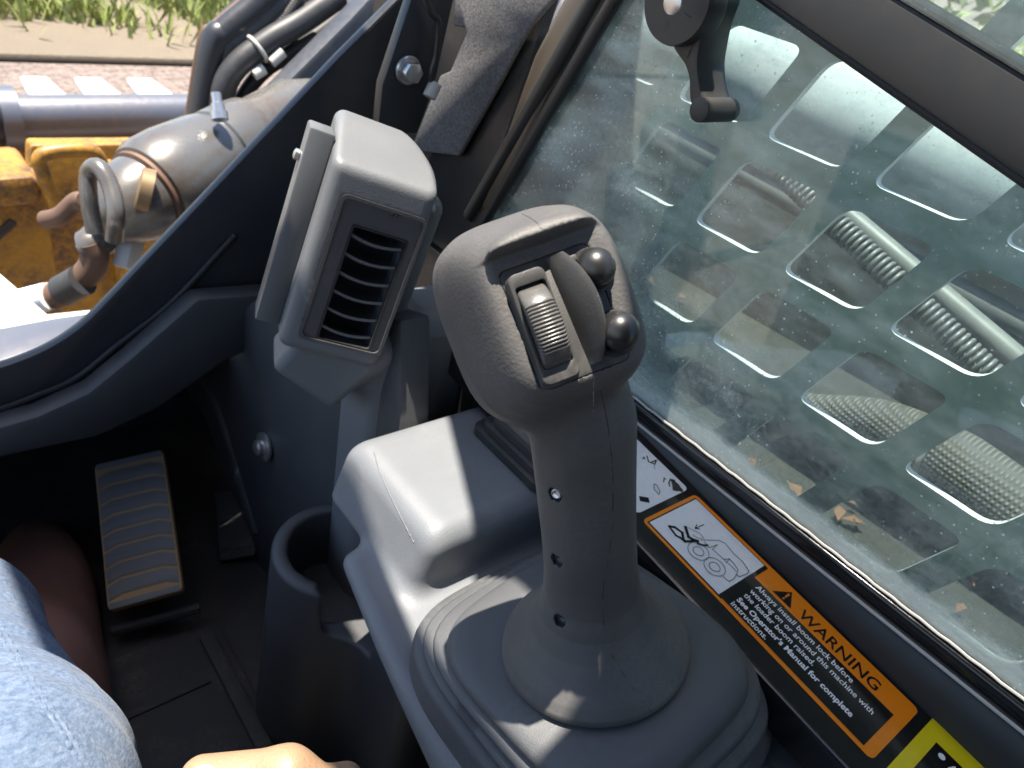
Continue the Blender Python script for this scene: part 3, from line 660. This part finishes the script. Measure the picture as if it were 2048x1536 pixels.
# ------------------------------------------------------------------ outside the window: guard, cylinder, spring, hoses
gx = .492; U = on(1552, 540, 0, gx) - on(1378, 440, 0, gx)
lat = {(0, 0): (1378, 440), (2, 0): (1775, 660), (1, 0): (1552, 540), (0, 1): (1525, 270), (1, 1): (1745, 370), (2, 1): (2012, 490), (0, -1): (1285, 595), (1, -1): (1410, 675), (2, -1): (1592, 795), (3, -1): (1805, 930), (-1, 0): (1232, 352), (-2, 0): (1113, 285), (-2, 1): (1207, 125), (-1, 1): (1350, 200)}
Am = A([[i, j, 1] for i, j in lat], float); Bm = A([on(*p, 0, gx)[1:] for p in lat.values()]); sol = np.linalg.lstsq(Am, Bm, rcond=None)[0]
U, Vv, O = sol
V = []; Fc = []; th = .006
def cell(i, j):
    o = O + U * i + Vv * j
    sw, sh, r_ = .75, .77, .12
    inner = []
    pts2 = [(0, 0), (sw, 0), (sw, sh), (0, sh)]
    for k in range(4):
        a, b, c = A(pts2[k - 1]), A(pts2[k]), A(pts2[(k + 1) % 4]); e1_ = (a - b) / np.linalg.norm(a - b); e2_ = (c - b) / np.linalg.norm(c - b)
        rad = r_ * (1.25 if k in (1, 3) else .9)
        for t in np.linspace(0, 1, 7): inner.append((1 - t) ** 2 * (b + e1_ * rad) + 2 * t * (1 - t) * b + t * t * (b + e2_ * rad))
    m0 = (sw - 1) / 2, (sh - 1) / 2
    outer = []
    cx = [(m0[0], m0[1]), (m0[0] + 1, m0[1]), (m0[0] + 1, m0[1] + 1), (m0[0], m0[1] + 1)]
    for k in range(4):
        for t in range(7):
            p = A(cx[k]); q0 = A(cx[k - 1]); q1 = A(cx[(k + 1) % 4])
            outer.append(p + ((q0 - p) * .30 * (1 - t / 3) if t < 3 else (q1 - p) * .30 * (t / 3 - 1)))
    b0 = len(V); n = 28
    for ring in (outer, inner):
        for x in (gx, gx + th):
            for q in ring: y, z = o + U * q[0] + Vv * q[1]; V.append(A([x, y, z]))
    for k in range(n):
        k2 = (k + 1) % n
        Fc.extend([[b0 + k, b0 + k2, b0 + 2 * n + k2, b0 + 2 * n + k], [b0 + n + k, b0 + n + k2, b0 + 3 * n + k2, b0 + 3 * n + k], [b0 + 2 * n + k, b0 + 2 * n + k2, b0 + 3 * n + k2, b0 + 3 * n + k]])
for j in range(-3, 3):
    for i in range(-4, 8): cell(i, j)
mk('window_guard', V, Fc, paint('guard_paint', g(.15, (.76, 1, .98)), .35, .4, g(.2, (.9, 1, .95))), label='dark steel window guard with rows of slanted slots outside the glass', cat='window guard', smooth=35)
go = bpy.data.objects['window_guard']; go.data.materials.append(paint('sunlit_cut_edge', g(.62), .45, .4, g(.4)))  # slot walls coloured pale to carry their sunlit brightness
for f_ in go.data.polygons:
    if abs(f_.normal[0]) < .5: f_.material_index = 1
# lift cylinder
c0 = on(1180, -10, 0, .80); c1 = on(2120, 400, 0, .80); dc = nrm(c1 - c0)
lc = thing('lift_cylinder', 'bright shiny hydraulic lift cylinder outside the window', 'hydraulic cylinder', c1)
mk('barrel', *tube([c0 - dc * .3, c0, c1, c1 + dc * .3], .078, 64), m_chrome, lc)
mk('hose_line', *tube([c0 - dc * .3 + A([-.06, 0, -.090]), c1 + dc * .3 + A([-.06, 0, -.090])], .012, 16), m_spring, lc)
# spring with its rod
s0 = on(1560, 340, 0, .62); s1 = on(2090, 855, 0, .62); ds = nrm(s1 - s0); a_, b_, _ = frame(ds); Ls = np.linalg.norm(s1 - s0)
nt_ = int(Ls / .0052); P = [s0 + ds * Ls * t + (a_ * math.cos(2 * math.pi * nt_ * t) + b_ * math.sin(2 * math.pi * nt_ * t)) * .0090 for t in np.linspace(0, 1, nt_ * 14)]
mk('coil_spring', *tube(P, .0019, 6), m_spring, smooth=180, label='tight steel coil spring outside the window beside the rod', cat='spring')
r0 = on(1640, 385, 0, .66); r1 = on(2130, 800, 0, .66)
mk('support_rod', *tube([r0, r1], .0095, 24), paint('grey_rod_paint', g(.15, (1, .99, .97)), .4, .4, g(.3)), label='smooth light steel rod running beside the coil spring', cat='rod')
h0 = [on(1560, 800, 0, .60), on(1640, 822, 0, .60), on(1760, 846, 0, .60), on(1875, 905, 0, .595), on(1990, 985, 0, .59), on(2110, 1080, 0, .585)]
hs_ = thing('sleeved_hose', 'braided fabric sleeved hydraulic hose behind the window guard', 'hose', h0[-1])
mk('sleeve', *tube(spline(h0, 10), [.010 + .016 * min(1, t * 1.5) for t in np.linspace(0, 1, 51)], 28), m_braid, hs_, smooth=60)
mk('tie', *tube([h0[3] + (frame(h0[4] - h0[2])[0] * math.cos(t) + frame(h0[4] - h0[2])[1] * math.sin(t)) * .0262 for t in np.linspace(0, 6.28, 24)], .0022, 8), m_edge, hs_)
# machine body behind
mk('chassis_plate', *prism([(1.05, -.8, -1.1), (1.05, 1.9, -1.1), (1.05, 1.9, -.24), (1.05, -.8, -.20)], (.12, 0, 0)), m_dirt, bevel=.01, label='dusty dark steel plate behind the shiny lift cylinder', cat='plate')
mk('fender', *prism([(.50, -.6, -.47), (1.05, -.6, -.47), (1.05, .9, -.52), (.50, .9, -.52)], (0, 0, -.02)), m_olive, bevel=.006, label='dirt covered fender plate under the window guard', cat='fender')
V = []; Fc = []
for i in range(40):
    x = .54 + .45 * rng.random(); y = -.05 + .85 * rng.random(); z = -.47 - .05 * (y + .6) / 1.5 + .006; a = rng.random() * 6.28; l = .006 + .009 * rng.random()
    e = A([math.cos(a), math.sin(a), (rng.random() - .5) * .5]); f_ = A([-math.sin(a), math.cos(a), (rng.random() - .5) * .5]); n = len(V); p = A([x, y, z + .004])
    V += [p - e * l, p - f_ * l * .5 + A([0, 0, .003]), p + e * l, p + f_ * l * .5 + A([0, 0, .004])]; Fc.append([n, n + 1, n + 2, n + 3])
mk('dead_leaves', V, Fc, paint('dead_leaf', (.13, .06, .03, 1), .7, .6, (.08, .05, .03, 1)), kind='stuff', label='dead brown leaves lying on the fender outside the window')
# hedge far beyond, top right
V = []; Fc = []
for i in range(2600):
    p = A([6 + 2.5 * rng.random(), 1.2 + 4 * rng.random(), -1.3 + 2.6 * rng.random()]); a = nrm(rng.normal(size=3)); b = nrm(np.cross(a, rng.normal(size=3))); l = .05 + .07 * rng.random(); n = len(V)
    V += [p - a * l, p + b * l * .5, p + a * l, p - b * l * .5]; Fc.append([n, n + 1, n + 2, n + 3])
mk('hedge', V, Fc, M.m, kind='stuff', label='green leafy hedge beyond the machine at the upper right')

# ------------------------------------------------------------------ front frame of the cab
ff = thing('front_frame', 'dark blue-black door frame with curved lower corner at the cab front', 'door frame', (.25, .75, -.8))
fy = .74
def FP(px, py, y=fy): return on(px, py, 1, y)
edge = [(830, -40), (792, 0), (680, 112), (500, 302), (363, 446), (262, 552)]
cur = [(p[0], p[1]) for p in spline([(262, 552, 0), (212, 605, 0), (160, 655, 0), (90, 700, 0), (0, 735, 0), (-120, 765, 0)], 5)][1:]
inn = [(-120, 905), (0, 881), (105, 853), (246, 804), (352, 741), (422, 672), (545, 600), (700, 520), (930, 430), (1010, 300), (1010, -40)]
mk('frame_plate', *prism([FP(*p) for p in edge + cur + inn], (0, .014, 0)), m_navy, ff, bevel=.004)
sl_ = [FP(p[0], p[1], fy - .002) for p in [(470, 470), (345, 603), (235, 690), (150, 757), (70, 792), (0, 818), (-120, 850)]]
mk('door_seal', *tube(spline(sl_, 8), .0040, 10), m_seal, ff)
mk('inner_lip', *prism([FP(*p, fy - .002) for p in [(375, 572), (545, 560), (560, 640), (430, 700), (300, 790), (180, 845), (-120, 905), (-120, 850), (60, 800), (160, 755), (240, 690)]], (0, -.03, 0)), m_dark, ff, bevel=.008)
# pillar strap with bolt, wire, carpet trim
pb = thing('pillar_strap', 'dark pillar strap with a large hex bolt behind the vent', 'pillar', (.40, .61, -.28))
mk('strap', *prism([on(*p, 1, .60) for p in ((832, -30), (915, -30), (870, 170), (835, 268), (755, 268), (765, 170))], (0, .012, 0)), m_navy, pb, bevel=.002)
bc = on(815, 140, 1, .598)
hexp = [(bc + A([math.cos(k * math.pi / 3), 0, math.sin(k * math.pi / 3)]) * .0095) for k in range(6)]
mk('bolt_washer', *lathe([(0, .0125), (.002, .0125), (.003, .0115)], bc, (0, -1, 0), 28), m_steel, pb); mk('bolt_head', *prism([p + A([0, -.003, 0]) for p in hexp], (0, -.009, 0)), m_steel, pb, bevel=.0012)
wp = [on(*p, 1, .585) for p in ((846, -20), (862, 25), (877, 45), (872, 110), (862, 150), (868, 175))]
wr_ = thing('pillar_wire', 'black wire with pale connector hanging on the pillar strap', 'wire', wp[-1])
mk('cable', *tube(spline(wp, 6), .0028, 10), m_black, wr_); mk('connector', *tube([wp[-1] + A([.001, 0, .004]), on(858, 195, 1, .583)], .0062, 12), m_edge, wr_, bevel=.001)
mk('carpet_trim', *prism([on(*p, 0, .466) for p in ((912, -30), (1130, -30), (1060, 50), (1042, 80), (1000, 160), (916, 312), (820, 300), (880, 150), (900, 142), (932, 66), (928, 55), (905, 52))], (.006, 0, 0)), m_carpet,
   bevel=.002, label='speckled grey carpet trim panel behind the pillar', cat='trim panel')

# ------------------------------------------------------------------ footwell: floor, toe board, wall, cup holder, pedals
mk('cab_floor', *aabb((-.6, -.3, -.83), (.48, 1.05, -.80)), m_mat, kind='structure')
fm = thing('floor_mat', 'dark ribbed rubber floor mat in the footwell', 'floor mat', (.1, .45, -.80))
mk('mat', *aabb((-.5, .05, -.80), (.215, .60, -.792)), m_mat, fm, bevel=.003)
for k in range(5): mk('mat_rib', *aabb((-.48, .12 + k * .10, -.7925), (.18, .128 + k * .10, -.7895)), m_mat, fm, bevel=.001)
mk('mat_edge', *aabb((.188, .05, -.7925), (.205, .58, -.785)), m_mat, fm, bevel=.003)
mk('toe_board', *aabb((-.6, 1.0, -.83), (.48, 1.03, -.765)), m_dark, label='dark toe board at the front of the footwell', cat='panel')
mk('toe_shade_cover', *prism([(-.6, .752, -.53), (.47, .752, -.53), (.47, 1.03, -.765), (-.6, 1.03, -.765)], (0, .006, .008)), m_dark, label='dark sloping cover under the door sill, added to keep sun off the footwell floor', cat='panel')  # put in to block sun that would reach the floor
fw = thing('footwell_wall', 'dark footwell side wall with a bolt', 'panel', (.30, .6, -.8))
def fW(px, py, x=.295): return on(px, py, 0, x)
mk('wall_sheet', *prism([fW(*p) for p in ((352, 745), (420, 660), (560, 560), (800, 640), (800, 1100), (600, 1420), (545, 1300), (500, 1190), (455, 960), (408, 840))], (.03, 0, 0)), m_dark, fw, bevel=.006)
mk('wall_rib', *tube(spline([fW(*p, .308) for p in ((400, 720), (450, 800), (490, 930), (530, 1060))], 6), .018, 14), m_dark, fw)
bo = fW(530, 893, .292); mk('bolt', *lathe([(0, .017), (.003, .017), (.005, .013), (.005, .009), (.010, .009), (.012, .006)], bo, (-1, 0, .1), 28), m_steel, fw)
ch0 = at(676, 1092, .725)
def f_cup(p):
    t = p - ch0; r_ = np.hypot(t[:, 0], t[:, 1]); z = t[:, 2]
    d = smax(r_ - (.060 + .012 * np.clip(-z / .25, 0, 1)), np.maximum(z, -z - .28), .006)
    d = smin(d, sbox(p, ch0 + A([.035, -.06, -.17]), XYZ, (.05, .10, .155), .02), .03)
    hole = np.maximum(r_ - .046, -z - .075); d = smax(d, -hole, .003)
    notch = sbox(p, ch0 + A([.0, -.062, .0]), XYZ, (.038, .032, .050), .008)
    return smax(d, -notch, .004)
V, Fc = snet(f_cup, ch0 - A([.10, .19, .30]), ch0 + A([.11, .10, .03]), .003)
mk('cup_holder', V, Fc, m_dark, smooth=55, label='dark plastic cup holder pod beside the console', cat='cup holder')
def pedal(name, label, c4, npad, mat_base, mat_pad, dirt):
    a, b, c, d = c4; d = a + c - b; n = nrm(np.cross(b - a, d - a)); n = n if n[2] > 0 else -n
    t = thing(name, label, 'pedal', (c + d) / 2 - A([0, 0, .02]))
    Q = lambda u, v, h=0: (a * (1 - u) + b * u) * (1 - v) + (d * (1 - u) + c * u) * v + n * h
    mk('plate', *prism([Q(*p) for p in ((0.03, 0), (.97, 0), (1, .03), (1, .97), (.97, 1), (.03, 1), (0, .97), (0, .03))], -n * .012), mat_base, t, bevel=.002)
    for k in range(npad):
        v0 = .075 + k * .86 / npad; v1 = v0 + .86 / npad * .84; e = .02
        mk('tread_pad', *prism([Q(*p, 0) for p in ((.20, v0), (.80, v0), (.97, v0 + .03), (.97, v1 + .03), (.80, v1), (.20, v1), (.03, v1 + .03), (.03, v0 + .03))], n * .0012), mat_pad, t, bevel=.0008)
    for v0, v1 in ((.0, .05), (.955, 1.0)): mk('end_pad', *prism([Q(*p, 0) for p in ((.03, v0 + .004), (.97, v0 + .004), (.97, v1), (.03, v1))], n * .0012), mat_pad, t, bevel=.0008)
    return t, Q, n
m_pdirt = paint('pedal_dirt', (.42, .27, .14, 1), .9, .6, (.46, .32, .19, 1)); m_pad = plastic('pedal_rubber', g(.17, (1, 1, 1)), .7, 700, .0002, .5, g(.12, (1, .85, .65)))
pt, Q, pn = pedal('foot_pedal', 'wide ribbed rubber foot pedal with dirt in its treads', (at(188, 930, .93), at(326, 898, .95), at(366, 1180, .865), at(216, 1228, .85)), 8, m_pdirt, m_pad, 1)
mk('arm', *prism([Q(.3, .5, -.012), Q(.7, .5, -.012), Q(.7, .7, -.012), Q(.3, .7, -.012)], A([0, .02, -.06])), m_dark, pt)
pt2, Q2, _ = pedal('side_pedal', 'small dark foot pedal to the right of the wide pedal', (at(428, 985, 1.02), at(498, 975, 1.03), at(512, 1110, .99), at(425, 1130, .98)), 2, m_mat, m_mat, 0)
mk('arm', *prism([Q2(.3, .5, -.012), Q2(.7, .5, -.012), Q2(.7, .7, -.012), Q2(.3, .7, -.012)], A([0, .02, -.08])), m_dark, pt2)
mk('pedal_frame_bar', *tube([at(225, 1262, .86), at(400, 1215, .89)], .006, 8), m_mat, label='dirty bar across the floor below the wide pedal', cat='bar')

# ------------------------------------------------------------------ outside in front: bucket, coupler, cylinder, hoses
bk = thing('loader_bucket', 'yellow loader bucket with toothed edge and steel top tube', 'bucket', (.9, 3.2, -1.40))
ty = 2.75
t0 = on(20, 236, 1, ty); t1 = t0 + A([2.2, .06, 0.])
mk('top_tube', *tube([t0, t1], .068, 32), m_tubegrey, bk)
mk('tube_flange', *tube([t0 - A([.03, 0, 0]), t0 + A([.02, 0, 0])], .095, 28), m_tubegrey, bk)
mk('tube_end', *tube([t0 - A([1.2, 0, 0]), t0 - A([.02, 0, 0])], .075, 24), m_black, bk)
mk('back_plate', *prism([t0 + A([-1.2, -.02, -.05]), t1 + A([0, -.02, -.05]), t1 + A([0, -.10, -.45]), t0 + A([-1.2, -.10, -.45])], (0, .03, 0)), m_yel, bk)
mk('bucket_floor', *prism([(t0[0] - 1.2, ty, -1.42), (t1[0], ty, -1.42), (t1[0], 4.15, -1.42), (t0[0] - 1.2, 4.15, -1.42)], (0, 0, .02)), m_white, bk)
ey_ = 4.10; e_ = on(0, 205, 1, ey_); 
mk('cutting_edge', *aabb((t0[0] - 1.2, ey_ - .06, e_[2] - .03), (t1[0] + .5, ey_ + .05, e_[2])), paint('worn_orange_edge', (.55, .36, .22, 1), .5, .5), bk, bevel=.005)
for px0, px1 in ((-60, 27), (65, 145), (178, 257), (287, 362)):
    a = on(px0, 194, 1, ey_ + .05); b = on(px1, 190, 1, ey_ + .05); wdt = b[0] - a[0]; z = e_[2] + .006
    mk('tooth', *prism([(a[0], ey_ + .02, z), (b[0], ey_ + .02, z), (b[0] - .02, ey_ + .14, z), (b[0] - wdt * .22, ey_ + .38, z), (a[0] + wdt * .10, ey_ + .38, z), (a[0], ey_ + .16, z)], (0, 0, -.03)), m_white, bk, bevel=.005)
cp = thing('coupler_frame', 'scuffed yellow quick coupler frame behind the bucket', 'coupler', (.4, 1.9, -1.3))
cy = 1.95
def CP(px, py, y=cy): return on(px, py, 1, y)
mk('plate', *prism([CP(*p) for p in ((-200, 395), (85, 360), (130, 640), (-200, 700))], (0, .10, 0)), m_yel, cp, bevel=.012)
mk('plate', *prism([CP(*p, cy + .25) for p in ((60, 290), (520, 285), (520, 700), (60, 700))], (0, .06, 0)), m_yel, cp, bevel=.01)
mk('gusset', *prism([CP(*p, cy - .05) for p in ((-200, 372), (70, 352), (88, 380), (88, 410), (-200, 440))], (0, .2, .0)), m_yel, cp, bevel=.015)
lpz = [CP(*p, cy - .06) for p in ((120, 430), (85, 345), (80, 315), (110, 303), (170, 300), (195, 312), (215, 360))]
mk('handle_loop', *tube(spline(lpz, 6), .016, 12), m_yel, cp)
mk('slot', *boxm(CP(8, 460, cy - .003), (A([1, 0, .9]), A([0, 1, 0.]), A([-.9, 0, 1])), (.03, .004, .010)), m_black, cp, bevel=.003)
mk('side_plate', *prism([CP(*p, cy + .15) for p in ((215, 330), (330, 330), (330, 640), (250, 640))], (0, .05, 0)), m_yel, cp, bevel=.01)
# tilt cylinder with fittings
q0 = at(285, 395, 1.15); q1 = at(520, 262, 1.32); dq = nrm(q1 - q0)
tc = thing('tilt_cylinder', 'scuffed grey hydraulic cylinder with rounded end cap outside the cab', 'hydraulic cylinder', q0 - A([0, 0, .1]))
Lq = np.linalg.norm(q1 - q0)
prf = [(-.085, .020), (-.07, .040), (-.02, .062), (0, .064), (.004, .061), (.010, .061), (.014, .072), (.03, .079), (.07, .080), (.135, .074), (.150, .071), (.152, .066), (.160, .066), (.163, .070), (.20, .070), (.235, .066), (.24, .058), (.40, .058)]
mk('barrel', *lathe(prf, q0, dq, 48), m_pipe, tc, smooth=40)
mk('weld_ring', *lathe([(0, .062), (.003, .068), (.009, .068), (.012, .062)], q0 + dq * .002, dq, 40), m_rust, tc)
fc = at(285, 378, 1.075); mk('end_cap_face', *lathe([(-.012, .030), (.004, .030), (.006, .027)], fc, R @ nrm([-.86, .18, .50]), 28), paint('brass_cap', (.26, .18, .10, 1), .4, .6, (.15, .10, .06, 1), .5), tc)
lp2 = [at(*p) for p in ((190, 465, 1.06), (178, 400, 1.04), (178, 345, 1.03), (198, 335, 1.02), (222, 375, 1.02), (232, 430, 1.02), (228, 480, 1.04))]
mk('lifting_ring', *tube(spline(lp2, 6), .0115, 14), m_pipe, tc)
mk('lug', *tube(spline([at(90, 440, 1.18), at(120, 432, 1.17), at(150, 405, 1.16), at(168, 400, 1.15)], 5), [.014] * 15 + [.012], 12), m_rust, tc)
mk('yoke', *tube(spline([at(232, 440, 1.15), at(205, 470, 1.14), at(185, 490, 1.13), at(175, 495, 1.13)], 5), .026, 16), m_pipe, tc)
mk('hose_elbow', *tube(spline([at(180, 485, 1.12), at(190, 510, 1.13), at(180, 540, 1.14), at(140, 575, 1.15), at(95, 598, 1.16)], 6), .020, 16), m_rust, tc)
mk('hose_ferrule', *tube([at(165, 560, 1.135), at(125, 582, 1.15)], .0235, 18), m_hose, tc)
mk('hose_end', *tube([at(100, 592, 1.15), at(20, 612, 1.17)], .021, 18), m_white, tc)
mk('grease_nipple', *lathe([(0, .013), (.012, .013), (.013, .010), (.024, .010), (.025, .0075), (.040, .0075)], at(440, 240, 1.17), R @ A([-.12, 1, .1]), 16), m_steel, tc)
mk('boss', *boxm(at(258, 505, 1.16), (R @ A([1, -.2, 0]), R @ A([.2, 1, 0]), R @ A([0, 0, 1.])), (.012, .025, .02)), m_edge, tc, bevel=.004)
# door edge with seal, hoses and tie
dy = 1.42
def DR(px, py, y=dy): return on(px, py, 1, y)
dr = thing('cab_door_edge', 'black bent door frame edge standing open beyond the cab corner', 'door', DR(400, 250))
prof_ = [(362, 340), (376, 250), (404, 82), (428, 52), (480, 8), (530, -40)]
for k, (off, r_, mt) in enumerate(((0, .008, m_rust), (22, .024, m_navy), (50, .020, m_hose))):
    mk('door_tube', *tube(spline([DR(p[0] + off * 1.0, p[1] + off * .55, dy - .006 * k) for p in prof_], 8), r_, 16), mt, dr)
mk('door_rim', *prism([DR(*p, dy + .01) for p in ((358, 340), (400, 82), (425, 50), (520, -40), (700, -40), (560, 80), (450, 140), (405, 340))], (0, .02, 0)), m_hose, dr, bevel=.004)
ho = [((425, 330), (440, 235), (450, 170), (480, 125), (540, 80), (600, 45), (680, -10)), ((455, 120), (500, 95), (545, 60), (590, 25), (620, -15))]
hsm = thing('hose_bundle', 'black hoses bundled with a tie along the door frame', 'hose', DR(445, 235, 1.39))
mk('hose', *tube(spline([DR(*p, 1.38) for p in ho[0]], 8), .021, 18), m_hose, hsm)
mk('hose', *tube(spline([DR(*p, 1.40) for p in ho[1]], 8), .014, 14), m_hose, hsm)
mk('hose', *tube(spline([DR(*p, 1.41) for p in ((470, 235), (492, 185), (530, 140), (590, 100), (660, 50), (740, -20))], 8), .014, 16), m_hose, hsm)
mk('braided_hose', *tube(spline([DR(*p, 1.39) for p in ((500, 92), (540, 60), (570, 32), (600, -10))], 8), .009, 12), m_braid, hsm)
tcn = DR(515, 98, 1.38); fa = frame(DR(540, 80, 1.38) - DR(480, 125, 1.38)); mk('cable_tie', *tube([tcn + (fa[0] * math.cos(t) + fa[1] * math.sin(t)) * .0235 for t in np.linspace(0, 6.28, 24)], .0035, 8), m_edge, hsm)
mk('tie_end', *tube([DR(542, 125, 1.36), DR(566, 104, 1.36)], .010, 10), m_edge, hsm); mk('tie_end', *tube([DR(508, 150, 1.36), DR(528, 138, 1.36)], .010, 10), m_edge, hsm)
mk('cylinder_shield', *prism([on(*p, 1, 1.30) for p in ((490, 350), (512, 226), (600, 138), (700, 38), (790, -60), (1000, -60), (640, 350))], (0, .05, 0)), paint('blue_grey_plate', g(.055, (.85, .95, 1.2)), .4, .35), bevel=.01,
   label='smooth blue-grey plate seen behind the dark door frame', cat='panel')
mk('step_plate', *prism([on(*p, 2, -.53) for p in ((-250, 640), (-60, 520), (0, 545), (95, 627), (210, 615), (300, 610), (240, 700), (-250, 860))], (0, 0, -.015)), paint('worn_aluminium_step', g(.50), .5, .3, g(.3, (1, .85, .7))), bevel=.003,
   label='bright worn metal step plate just outside the door sill', cat='step')
mk('step_riser', *prism([on(*p, 2, -.515) for p in ((-250, 700), (0, 655), (110, 635), (205, 622), (215, 640), (100, 690), (0, 722), (-250, 790))], (0, 0, -.01)), m_tubegrey, bevel=.003,
   label='grey metal sill strip along the curved door opening', cat='sill')

# ------------------------------------------------------------------ operator: jeans, boot, hand
pe = thing('person', 'operator in faded blue jeans and brown leather boot, fist at the bottom edge', 'person', (.0, .4, -.80))
knee = at(-50, 1640, .46); ank = at(-190, 1120, .80); hip = A([-.12, -.12, -.50])
def f_leg(p):
    mid = knee * .5 + ank * .5
    d = smin(scap(p, knee, mid, .084, .075), scap(p, mid, ank, .075, .062), .03)
    d = smin(d, scap(p, hip, knee, .092, .082), .03)
    t = (p - knee) @ nrm(ank - knee); c_ = (p - knee) @ nrm(np.cross(ank - knee, ray(100, 1400)))
    return d + .0022 * np.sin(t * 85 + c_ * 60 + 1.5 * np.sin(c_ * 45)) * np.clip(.2 + t * 3, 0, 1) + .0012 * np.sin(t * 160 - c_ * 120)
V, Fc = snet(f_leg, (-.25, -.2, -.86), (.13, .75, -.33), .0042)
jn = mk('jeans', V, Fc, m_denim, pe, smooth=80)
for o_, nm in ((0, 'side_seam'), (14, 'side_seam')):
    P = []
    for x_, y_, _ in spline([(2 - o_, 1250, 0), (35 - o_, 1310, 0), (85 - o_, 1390, 0), (138 - o_, 1468, 0), (182 - o_, 1545, 0)], 12):
        p_, g_ = hit(x_, y_, f_leg)
        P.append(p_ - g_ * .0002)
    mk(nm, *tube(P, [.0013 + .0005 * math.sin(k * 2.1) for k in range(len(P))], 8), m_denim, jn)
bc0 = at(82, 1170, .90); bd = nrm([.12, 1, 0]); bs = nrm([1, -.12, 0])
def f_boot(p):
    c = bc0 - bd * .03; d = sell(p, c, (bs, bd, XYZ[2]), (.055, .128, .054))
    d = smin(d, sell(p, c - bd * .14 + A([0, 0, .02]), (bs, bd, XYZ[2]), (.048, .10, .085)), .03)
    return smax(d, -(p[:, 2] - bc0[2] + .040), .004)
V, Fc = snet(f_boot, bc0 - A([.09, .30, .06]), bc0 + A([.09, .13, .12]), .0032)
bt = mk('boot', V, Fc, m_leather, pe, smooth=70)
so_ = [];
for k in range(48):
    t = 2 * math.pi * k / 48; c = math.cos(t); s_ = math.sin(t); so_.append(bc0 - bd * .05 + bs * .073 * np.sign(c) * abs(c) ** .8 + bd * (.166 if s_ > 0 else .20) * np.sign(s_) * abs(s_) ** .85 - A([0, 0, .042]))
mk('welt', *prism(so_, (0, 0, -.022)), m_welt, bt, bevel=.004)
# right fist resting on the thigh: knuckles just reach into the picture
hc = at(520, 1640, .40)
ha = R @ nrm([1, .04, -.1]); hb = R @ nrm([-.05, .9, .42]); hd = np.cross(ha, hb)
def HH(a, b, d): return hc + ha * a + hb * b + hd * d
T0, T1, T2 = at(655, 1600, .392), at(575, 1548, .385), at(405, 1556, .385)
def f_hand(p):
    d = sell(p, HH(.012, -.045, -.012), (ha, hb, hd), (.046, .050, .030))
    for i, (x, r_) in enumerate(((.040, .0105), (.018, .0105), (-.004, .0100), (-.024, .0088))):
        k0 = HH(x, -.012 - .004 * i, -.022); k1 = HH(x - .010, -.030 - .004 * i, .020); k2 = HH(x - .004, -.060, .012)
        d = smin(d, smin(scap(p, HH(x, -.05, -.030), k0, r_ * 1.1, r_ * 1.12), smin(scap(p, k0, k1, r_ * 1.1, r_), scap(p, k1, k2, r_, r_ * .85), .003), .004), .004)
    d = smin(d, scap(p, at(640, 1575, .40), at(690, 1562, .40), .0100, .0095), .006)
    th_ = smin(scap(p, T0, T1, .0150, .0118), scap(p, T1, T2, .0128, .0110), .008)
    d = smin(d, th_, .005)
    return smin(d, scap(p, HH(.03, -.08, -.01), HH(.07, -.25, -.05), .028, .034), .02)
V, Fc = snet(f_hand, hc - A([.14, .30, .22]), hc + A([.16, .12, .12]), .0022)
hnd = mk('hand', V, Fc, m_skin, pe, smooth=80)
tn = nrm(T2 - T1); t_n = nrm(R @ A([0, .45, .9])); t_s = np.cross(tn, t_n); tcn = T2 - tn * .004 + t_n * .0108
mk('thumb_nail', *prism([tcn + tn * .0075 * math.cos(t) + t_s * .0060 * math.sin(t) - t_n * .0022 * math.sin(t) ** 2 for t in np.linspace(0, 5.9, 16)], t_n * .0012), m_nail, hnd, bevel=.0004)
